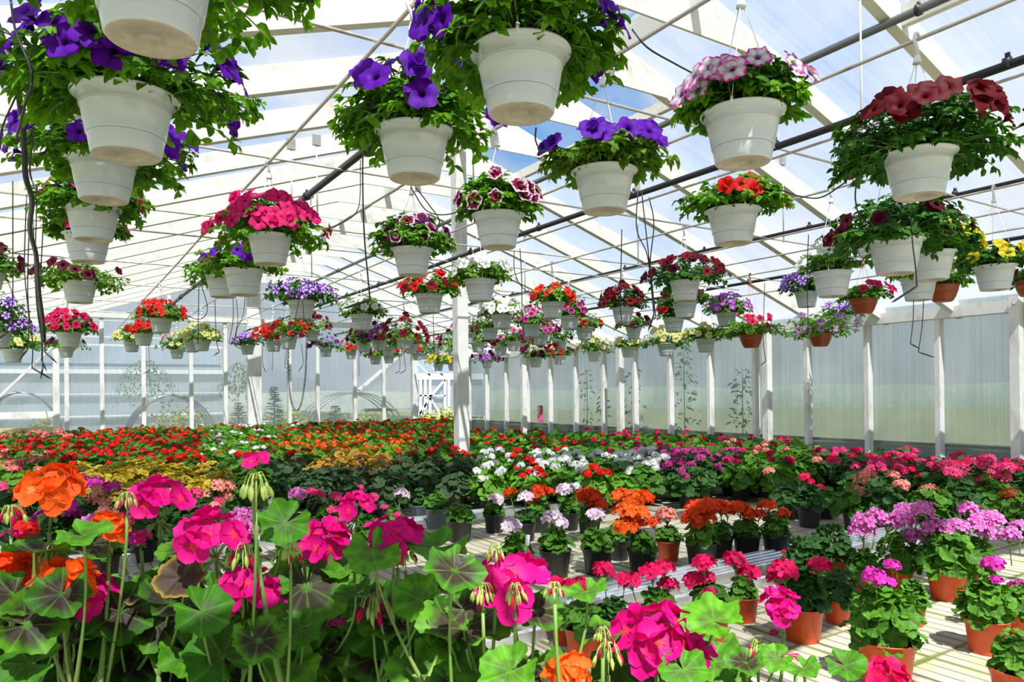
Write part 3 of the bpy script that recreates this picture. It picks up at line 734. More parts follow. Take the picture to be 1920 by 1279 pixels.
# code, rim centre x, y, rim width (px in the photograph), flower, how many flowers, spread, height, extras, label
BASKETS = [
('A1', 283, -75, 235, 'violet', 22, 2.5, .6, {}, 'largest white pot of violet petunias at the top left, its rim above the picture'),
('A2', 236, 182, 176, 'violet', 24, 2.3, .6, {}, 'white pot of violet petunias hanging second from the front in the leftmost column'),
('A3', 194, 300, 136, 'violet', 28, 2.4, .6, {}, 'white pot of violet petunias hanging third in the leftmost column'),
('A4', 174, 390, 109, 'hotpink', 14, 1.8, .55, {}, 'white pot of pink petunias hanging fourth in the leftmost column, below the violet ones'),
('A5', 164, 440, 95, 'hotpink', 6, 1.6, .4, {}, 'white pot half hidden behind the fourth pot of the leftmost column'),
('A6', 149, 529, 65, 'maroon', 9, 2.7, .5, {'leaf': 'pet_leaf_lime'}, 'white pot with a wide flat mound of lime leaves and few maroon flowers, left'),
('A7', 130, 624, 46, 'pinkred', 42, 2.0, .85, {}, 'white pot domed with rose red petunias near the left end of the far wall'),
('A8', 124, 652, 34, 'maroon', 12, 2.4, .6, {'drop': .5}, 'small white pot showing its base under the rose red basket at the left'),
('B0', -22, 505, 62, 'maroon', 10, 2.0, .7, {}, 'basket cut by the left picture edge with maroon flowers and dark leaves'),
('B1', -5, 618, 55, 'purplewhite', 26, 2.2, 1.3, {'leaf': 'pet_leaf_dark'}, 'white pot cut by the left edge under a tall plant with purple starry flowers'),
('B2', 24, 655, 41, 'lemon', 22, 2.6, .85, {}, 'white pot of lemon yellow petunias low at the left picture edge'),
('C1', 506, 443, 84, 'hotpink', 46, 2.4, .75, {}, 'white pot overflowing with hot pink petunias, left of centre'),
('C2', 418, 516, 66, 'hotpink', 16, 1.9, .8, {'f2': 'violet'}, 'white pot of pink and violet petunias left below the hot pink basket'),
('C3', 457, 507, 72, 'violet', 10, 1.9, .5, {}, 'white pot of violet petunias squeezed right under the hot pink basket'),
('C4', 565, 565, 55, 'purplewhite', 26, 2.3, .75, {'leaf': 'pet_leaf_dark'}, 'white pot of purple petunias with pale rays right below the hot pink basket'),
('C5', 302, 598, 47, 'red', 30, 2.0, .75, {}, 'white pot of bright red petunias hanging highest of the group at the left far wall'),
('C6', 269, 626, 38, 'red', 14, 1.9, .8, {}, 'white pot of red petunias half behind the higher bright red basket'),
('C7', 247, 641, 33, 'lemon', 18, 2.2, .8, {}, 'white pot of lemon petunias left of the two bright red baskets'),
('C9', 379, 638, 33, 'lemon', 26, 2.3, .9, {}, 'white pot of lemon petunias right of the bright red baskets'),
('C10', 360, 642, 29, 'lemon', 14, 2.2, .8, {}, 'white pot just left of and behind the larger lemon petunia basket'),
('C11', 332, 656, 25, 'red', 12, 2.6, 1.1, {'f2': 'lemon'}, 'small white pot of red and lemon flowers low between red and lemon baskets'),
('C12', 464, 647, 31, 'purplewhite', 22, 1.9, .7, {'leaf': 'pet_leaf_dark'}, 'white pot of small purple flowers alone before the wide central gable post'),
('C13', 513, 639, 31, 'red', 26, 2.2, .9, {}, 'white pot of red petunias just right of the gable post, lowest of three'),
('C14', 541, 633, 34, 'red', 22, 2.2, .9, {'f2': 'darkred'}, 'white pot of red petunias in the middle of three red baskets by the gable post'),
('C15', 585, 620, 34, 'darkred', 30, 2.3, 1.0, {}, 'white pot of dark red petunias under the purple rayed basket'),
('C16', 611, 653, 27, 'plum', 24, 2.4, 1.0, {'f2': 'purplewhite'}, 'white pot of purple flowers hanging lowest, right of the dark red one beside the chain'),
('D1', 976, 100, 195, 'violet', 38, 1.95, .8, {'leaf': 'pet_leaf'}, 'big white pot of violet petunias at the top centre of the picture'),
('D2', 776, 247, 152, 'violet', 17, 2.25, .72, {'leaf': 'pet_leaf'}, 'white pot of violet petunias left below the big top centre pot'),
('D3', 1133, 322, 124, 'violet', 20, 2.2, .5, {'leaf': 'pet_leaf_lime', 'topf': 1}, 'white pot with a crown of violet petunias over lime leaves, right of centre'),
('D4', 934, 404, 101, 'picotee', 18, 1.6, .75, {}, 'white pot of maroon petunias with white edges beside the tall pillar'),
('D5', 773, 468, 81, 'plum', 26, 1.75, .65, {'f2': 'picotee'}, 'white pot of dark plum petunias left of the pillar'),
('D6', 900, 526, 65, 'white', 16, 1.9, .6, {'leaf': 'pet_leaf_lime'}, 'white pot of white petunias right of the pillar below the white edged maroon one'),
('D7', 805, 553, 57, 'red', 22, 2.0, .7, {'f2': 'darkred'}, 'white pot of red petunias left of the pillar with narrow drooping leaves'),
('D8', 678, 591, 47, 'white', 13, 1.9, .65, {'leaf': 'pet_leaf_lime'}, 'white pot of white flowers over lime leaves behind a bent drip spike'),
('D9', 941, 591, 44, 'white', 40, 2.0, .75, {}, 'white pot domed with many small white petunias right of the pillar'),
('D10', 1036, 568, 50, 'red', 18, 1.9, .65, {}, 'white pot of red petunias with a single hanging leaf, right of the white flowered dome'),
('D11', 1068, 593, 41, 'magenta', 12, 1.7, .7, {}, 'white pot of magenta pale edged petunias right under the red basket'),
('D12', 1096, 615, 39, 'red', 10, 1.9, .8, {}, 'white pot with few red flowers to the right of the magenta edged basket'),
('D13', 996, 609, 38, 'magenta', 20, 1.9, .85, {}, 'white pot of magenta petunias between the white dome and the red basket'),
('D14', 1014, 627, 34, 'magenta', 12, 2.2, .7, {}, 'white pot low behind the magenta basket, right of the white dome'),
('D15', 919, 616, 36, 'magenta', 10, 2.1, .8, {}, 'white pot with scattered pink flowers below left of the white dome'),
('D16', 876, 625, 32, 'magenta', 9, 2.0, .9, {'f2': 'maroon'}, 'white pot half hidden by the right edge of the pillar'),
('D17', 896, 643, 30, 'maroon', 6, 2.1, .7, {}, 'white pot low just right of the pillar under the pink flowered ones'),
('D18', 939, 650, 28, 'maroon', 8, 2.3, .9, {}, 'small white pot low under the white dome basket'),
('D19', 962, 641, 30, 'magenta', 16, 2.1, .9, {}, 'small white pot of magenta flowers under the right side of the white dome'),
('D20', 984, 645, 24, 'maroon', 10, 2.4, .9, {}, 'smallest white pot in the cluster under the magenta baskets'),
('D21', 1050, 640, 27, 'maroon', 8, 2.5, .9, {}, 'small dark leaved white pot below the red basket with the hanging leaf'),
('D22', 1004, 671, 30, 'maroon', 20, 2.2, .75, {'drop': .7}, 'white pot of maroon flowers hanging lowest right of the violet one by the pillar'),
('D23', 1049, 667, 29, 'red', 14, 2.1, .8, {'drop': .7}, 'white pot of large red petunias in the lowest row right of the maroon one'),
('D24', 1114, 660, 31, 'lemon', 16, 2.4, .9, {'drop': .7}, 'white pot of pale lemon flowers right of the lowest red basket'),
('D25', 1178, 651, 28, 'lemon', 12, 2.2, .5, {}, 'white pot of pale flowers alone between two lemon baskets before the right wall'),
('D26', 1168, 578, 47, 'darkred', 34, 2.0, .95, {'leaf': 'pet_leaf_dark'}, 'white pot with a round ball of dark red petunias, right of the red basket'),
('D27', 1188, 616, 34, 'maroon', 18, 2.1, .8, {}, 'white pot of maroon flowers half under the dark red ball'),
('D28', 1249, 645, 36, 'lemon', 18, 2.4, .8, {'drop': .7}, 'white pot of double lemon petunias trailing before the right wall'),
('D29', 1263, 597, 41, 'red', 10, 1.5, .9, {}, 'plain white pot with visible rim and two red flowers, above the trailing lemon basket'),
('D30', 1284, 528, 62, 'maroon', 32, 2.5, .65, {'leaf': 'pet_leaf_dark', 'f2': 'darkred'}, 'white pot with a wide dark mound of maroon petunias right of centre'),
('D31', 1284, 566, 50, 'maroon', 6, 2.4, .3, {'leaf': 'pet_leaf_dark'}, 'white pot directly under the wide dark maroon basket'),
('D32', 1362, 587, 43, 'lilacwhite', 34, 2.1, .75, {}, 'white pot of small lilac and purple flowers right of the wide dark maroon basket'),
('D33', 1323, 636, 42, 'lemon', 14, 2.1, .7, {'drop': .75}, 'white pot with clear rim, lemon and pink flowers, below the small lilac flowers'),
('E1', 913, 676, 24, 'plum', 34, 2.6, 1.0, {'f2': 'lilacwhite', 'drop': .6}, 'small white pot of violet flowers hanging lowest right of the pillar'),
('E2', 822, 683, 22, 'yellow', 22, 2.2, .9, {'drop': .6}, 'white pot of yellow petunias left of the pillar, left one of two'),
('E3', 849, 682, 22, 'yellow', 22, 2.2, .9, {'drop': .6}, 'white pot of yellow petunias touching the left edge of the pillar'),
('E4', 758, 634, 31, 'darkred', 38, 2.6, 1.2, {}, 'white pot under a big mass of dark red petunias left of the pillar'),
('E5', 771, 646, 29, 'darkred', 16, 2.3, .9, {}, 'white pot right below the dark red mass left of the pillar'),
('E6', 782, 662, 23, 'red', 12, 2.4, .9, {}, 'smallest white pot low right of the dark red mass'),
('E7', 711, 638, 33, 'plum', 34, 2.3, 1.05, {}, 'white pot of plum petunias left of the dark red mass'),
('E8', 682, 642, 31, 'maroon', 30, 2.3, 1.0, {'f2': 'plum'}, 'white pot of dark maroon petunias, leftmost of the dark cluster left of the pillar'),
('E9', 658, 659, 26, 'red', 12, 2.3, .9, {}, 'white pot with few red flowers low at the left end of the dark cluster'),
('E10', 728, 652, 26, 'plum', 10, 2.3, .8, {}, 'white pot between plum and dark red baskets, upper of two close together'),
('E11', 729, 667, 24, 'red', 8, 2.2, .6, {}, 'white pot directly under another between the plum and dark red baskets'),
('E12', 704, 668, 24, 'maroon', 8, 2.2, .6, {}, 'white pot lowest under the plum basket left of the pillar'),
('E13', 814, 662, 21, 'red', 14, 2.8, 1.4, {}, 'white pot of small red flowers just above the yellow baskets'),
('E14', 849, 652, 24, 'plum', 10, 2.6, 1.5, {}, 'white pot with tall dark foliage at the left edge of the pillar'),
('F1', 1392, 213, 165, 'pinkedge', 17, 1.65, .5, {'leaf': 'pet_leaf'}, 'big white pot of white petunias edged magenta at the upper right'),
('F2', 1374, 395, 109, 'red', 10, 1.8, .5, {}, 'white pot of red petunias right under the magenta edged basket'),
('F3', 1722, 290, 138, 'speck', 26, 2.6, .72, {'leaf': 'pet_leaf_dark', 'big': 1.15}, 'white pot of speckled burgundy petunias at the right on a large white hook'),
('F4', 1679, 452, 94, 'maroon', 15, 2.3, .65, {'leaf': 'pet_leaf_dark'}, 'white pot of maroon petunias below the speckled burgundy basket'),
('F5', 1747, 474, 84, 'yellow', 11, 2.1, .55, {'leaf': 'pet_leaf_dark'}, 'white pot of yellow petunias tucked right behind the maroon basket'),
('F6', 1722, 522, 68, 'lemon', 5, 1.7, .4, {}, 'white pot with plain green leaves below the maroon and yellow baskets'),
('F7', 1768, 535, 58, 'white', 6, 1.9, .5, {'bowl': 1, 'f2': 'yellow'}, 'terracotta bowl behind the white pots under the yellow petunias'),
('F8', 1865, 499, 78, 'yellow', 12, 1.75, .55, {'leaf': 'pet_leaf_dark'}, 'white pot of yellow petunias rightmost, near the right picture edge'),
('F9', 1932, 525, 52, 'maroon', 5, 1.9, .6, {'bowl': 1, 'leaf': 'pet_leaf_dark'}, 'terracotta bowl cut by the right picture edge'),
('F10', 1619, 560, 50, 'pinkred', 9, 2.1, .5, {'bowl': 1}, 'terracotta bowl of few rose petunias left of the maroon basket'),
('F11', 1560, 511, 74, 'white', 12, 1.65, .85, {'upright': 1}, 'white pot with a bushy fine leaved plant and tiny white flowers, right'),
('F12', 1512, 548, 49, 'purplewhite', 24, 2.0, .8, {'leaf': 'pet_leaf_dark', 'side': -1}, 'white pot of purple petunias with pale rays left of the bushy fine leaved pot'),
('F13', 1408, 628, 42, 'pinkred', 11, 2.8, .85, {'bowl': 1, 'red': 1, 'drop': .75}, 'terracotta bowl of rose petunias on a red hanger before the right wall'),
('F14', 1538, 626, 44, 'mauve', 17, 3.0, 1.1, {'bowl': 1, 'drop': .75}, 'terracotta bowl with a wide mound of mauve petunias before the right wall'),
('F15', 1577, 592, 38, 'purplewhite', 12, 2.2, .7, {'leaf': 'pet_leaf_dark'}, 'basket of purple flowers peeping out behind the bushy fine leaved pot'),
]
TRAIL = 'A1 A2 A3 A4 A6 B0 B1 C1 C2 D1 D2 D30 F3 F4 F9 F14 E4 E7 E1 E14 D28'.split()
def basket(code, px, py, w, fl, nf, spread, up, ex, label):
    r_ = random.Random(code)
    D = FPX * .25 / w
    rx = ray(px, py)[0]
    for xr, _ in LR:                                     # hang it from the rod it is closest to
        if rx > .01 and abs(xr / rx / D - 1) < .13 and abs(xr / rx / D - 1) == min(abs(q / rx / D - 1) for q, _l in LR): D = xr / rx; break
    rim = at_d(px, py, D); bowl = ex.get('bowl')
    hp = .56 if bowl else .60
    s = .25; base = rim - np.array([0, 0, hp * s])
    o = empty('hanging_basket', base, label, 'hanging basket', 'hanging flower baskets', r_.uniform(0, 6))
    inv = Matrix.Rotation(-o.rotation_euler.z, 3, 'Z')
    lod = 2 if w > 75 else (1 if w > 40 else 0)
    p = inst('pot', POT_B if bowl else POT_H, o); p.scale = (s, s, s)
    so = inst('soil', SOIL_H, p); so.location = (0, 0, hp - .09)
    f = inst('foliage', foliage_for(spread, up, lod, bool(ex.get('upright')), sum(map(ord, code)) % 7, .22 if code in TRAIL else .1), o)
    f.location = (0, 0, hp * s); f.scale = (s, s, s)
    setmat(f, MT[ex.get('leaf', 'pet_leaf')])
    # flowers, turned outwards
    T = PETN if lod == 2 else (PETN[:4] if lod == 1 else PETN_LO)
    back = -(FW - np.array([0, 0, FW[2]])); baz = math.atan2(back[1], back[0])
    size = (.044 if fl == 'violet' else .039) * ex.get('big', 1) * (1 if lod == 2 else (1.0 if lod == 1 else 1.12))
    for i in range(nf):
        a = baz + r_.gauss(0, 1.05) if i % 4 else r_.uniform(0, 6.28)
        if ex.get('side'): a = baz + r_.gauss(-1.1, .5)
        cz = r_.uniform(.35, .95) if ex.get('topf') else (1 - r_.random() ** .9 * (1.12 if code in TRAIL else .98))
        st = math.sqrt(max(0, 1 - cz * cz)); k = r_.uniform(.92, 1.08)
        P = np.array([st * math.cos(a) * spread / 2 * k, st * math.sin(a) * spread / 2 * k, (cz * up if cz > 0 else cz * .5) * k + .08]) * s
        if cz < .1: P[:2] *= max(1, .68 * s / (math.hypot(P[0], P[1]) + .001))
        N = norm(np.array([math.cos(a) * (st + .35), math.sin(a) * (st + .35), cz * .8 + .25]) + np.array([r_.uniform(-.35, .35) for _ in range(3)]) + back * .3)
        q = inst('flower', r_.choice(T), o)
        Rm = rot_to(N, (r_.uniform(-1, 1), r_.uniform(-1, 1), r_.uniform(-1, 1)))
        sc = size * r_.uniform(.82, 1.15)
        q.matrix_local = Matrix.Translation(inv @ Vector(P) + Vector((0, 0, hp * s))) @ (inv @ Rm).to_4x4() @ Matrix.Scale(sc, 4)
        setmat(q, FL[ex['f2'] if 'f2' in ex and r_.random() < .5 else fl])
    # hanger: three wires up to a hook over the rod above
    zt = min(ZR, under(base[0]) - .05) if base[0] > 6.5 else ZR
    zt = max(zt, rim[2] + .22)
    ht = zt - base[2]
    hk = inst('hanger_hook', HOOK, o); hk.location = (0, 0, ht - .062); hk.rotation_euler = (0, 0, -o.rotation_euler.z + PI / 2)
    hm = MT['hanger_red'] if ex.get('red') or code == 'F10' else MT['hanger']; setmat(hk, hm)
    tw = ('g' if bowl else 'h', round(ht, 2), hm.name)
    for k in range(3):
        a = 2 * PI * k / 3 + .4
        e = np.array([math.cos(a) * .485 * s, math.sin(a) * .485 * s, hp * s])
        m = MB(); m.tube([(math.cos(a) * .006, math.sin(a) * .006, ht - .085), e], .0016, 4)
        m.tube([e + (0, 0, .012), e - (0, 0, .006)], .005, 5)
        m.build('hanger_wire', hm, o)
for b_ in BASKETS: basket(*b_)
# ------------------------------------------------------------------ potted geraniums
def ger_foliage(seed, n, lod, R, Hh, size=.25, low=-.25):
    """geranium foliage above a pot rim at z = 0, pot 1 unit wide"""
    r_ = random.Random(seed); b = MB(); T = (LEAF_LO, LEAF_MD, LEAF_HI)[lod]
    stems = []
    for k in range(5 if lod else 0):
        a = k * 1.3 + r_.random(); e = np.array([math.cos(a) * R * .45, math.sin(a) * R * .45, Hh * r_.uniform(.5, .8)])
        P = bez((math.cos(a) * .08, math.sin(a) * .08, -.12), (math.cos(a) * .15, math.sin(a) * .15, Hh * .4), e, 4); b.tube(P, [.035, .032, .03, .025, .02], 4, 1, False); stems.append(P)
    for i in range(n):
        cz = low + (1 - low) * (i + .5) / n; a = i * 2.39996 + r_.uniform(-.4, .4); st = math.sqrt(max(0, 1 - cz * cz)); k = r_.uniform(.62, 1.05)
        P = np.array([st * math.cos(a) * R * k, st * math.sin(a) * R * k, (cz * Hh if cz > 0 else cz * .5) * (k * .5 + .5) + .08])
        nrm = norm(np.array([st * math.cos(a) * .75, st * math.sin(a) * .75, .75 + max(0, cz) * .4]) + np.array([r_.uniform(-.45, .45) for _ in range(3)]))
        X, Y, Z = basis(nrm, np.array([math.cos(a), math.sin(a), -.3]) + np.array([r_.uniform(-.7, .7) for _ in range(3)]))
        sc = size * r_.uniform(.65, 1.15)
        b.stamp(r_.choice(T), P, X, Y, Z, sc, r_.random(), 0)
        if lod:
            q = stems[i % 5][r_.randint(1, 4)]
            b.tube(bez(q, (q + P) / 2 + np.array([0, 0, .08]), P, 3), .012, 3, 1, False)
    return b.mesh('foliage', [MT['leaf'], MT['stem']])
GF_MD = [ger_foliage(s, 72, 1, R, H, .25) for s, R, H in ((1, .80, .95), (2, .9, .85), (3, .75, 1.1), (4, .95, 1.0), (5, .85, .75))]
GF_NR = [ger_foliage(s, 58, 2, R, H, .25, lo) for s, R, H, lo in ((11, .52, .98, .0), (12, .72, 1.0, -.1), (13, .70, 1.15, -.1), (14, .50, .85, .05))]
GF_SM = [ger_foliage(s, 46, 1, R, H, .19, .02) for s, R, H in ((21, .47, .66), (22, .44, .72), (23, .5, .6))]
GF_LO = [ger_foliage(s, 42, 0, R, H, .30, -.05) for s, R, H in ((31, .95, .9), (32, 1.05, .8), (33, .9, 1.0))]

def pot_plant(base, dia, potm, leaf, fol, label, group=None, heads=(), r_=rng, fs=1., rimm=None, um=None):
    """heads: (point in the world, width in metres, colour)"""
    rz = r_.uniform(0, 6.28)
    o = empty('potted_geranium', base, label, 'potted plant', group or 'potted geraniums', rz)
    p = inst('pot', POT_G, o); p.scale = (dia,) * 3; setmat(p, MT[potm])
    so = inst('soil', SOIL_G, p); so.location = (0, 0, .70)
    f = inst('foliage', fol, o); f.location = (0, 0, .72 * dia); f.scale = (dia * fs,) * 3; setmat(f, MT[leaf])
    inv = Matrix.Rotation(-rz, 3, 'Z')
    for P, wd, c in heads:
        q = inst('flower_head', um if um else r_.choice(UM_MD if c != 'lo' else UM_LO), o)
        tilt = norm(np.array([P[0] - base[0], P[1] - base[1], .22]))
        q.matrix_local = Matrix.Translation(inv @ Vector(np.asarray(P) - base)) @ (inv @ rot_to(tilt * (1, 1, 1.6), (r_.uniform(-1, 1), r_.uniform(-1, 1), 0))).to_4x4() @ Matrix.Scale(wd, 4)
        setmat(q, FL[c])
    return o
def explicit(px, py, w, potm, leaf, fol, label, heads, dia=None, fs=1., group=None, um=None, hi=False):
    """px, py, w: centre and width of the pot rim; heads: (px, py, width px, colour); the pot stands on the floor"""
    d = .15
    for _ in range(12):
        P = at_z(px, py, .8 * d); D = (P - CP) @ FW; d = .5 * d + .5 * w * D / FPX
    base = np.array([P[0], P[1], 0.])
    H = []
    r_ = random.Random(px * 31 + py)
    for hx, hy, hw, c in heads:
        Dh = D + r_.uniform(-.35, .25) * d
        H.append((at_d(hx, hy, Dh), hw * 1.14 * Dh / FPX, c))
    o = pot_plant(base, d, potm, leaf, fol, label, group, H, r_, fs, um=um)
    if hi:
        for c in o.children:
            if c.name.startswith('flower_head'):
                m = c.material_slots[0].material; c.data = r_.choice(UM_HI); setmat(c, m)
    return o
S, M_, N_ = GF_SM, GF_MD, GF_NR
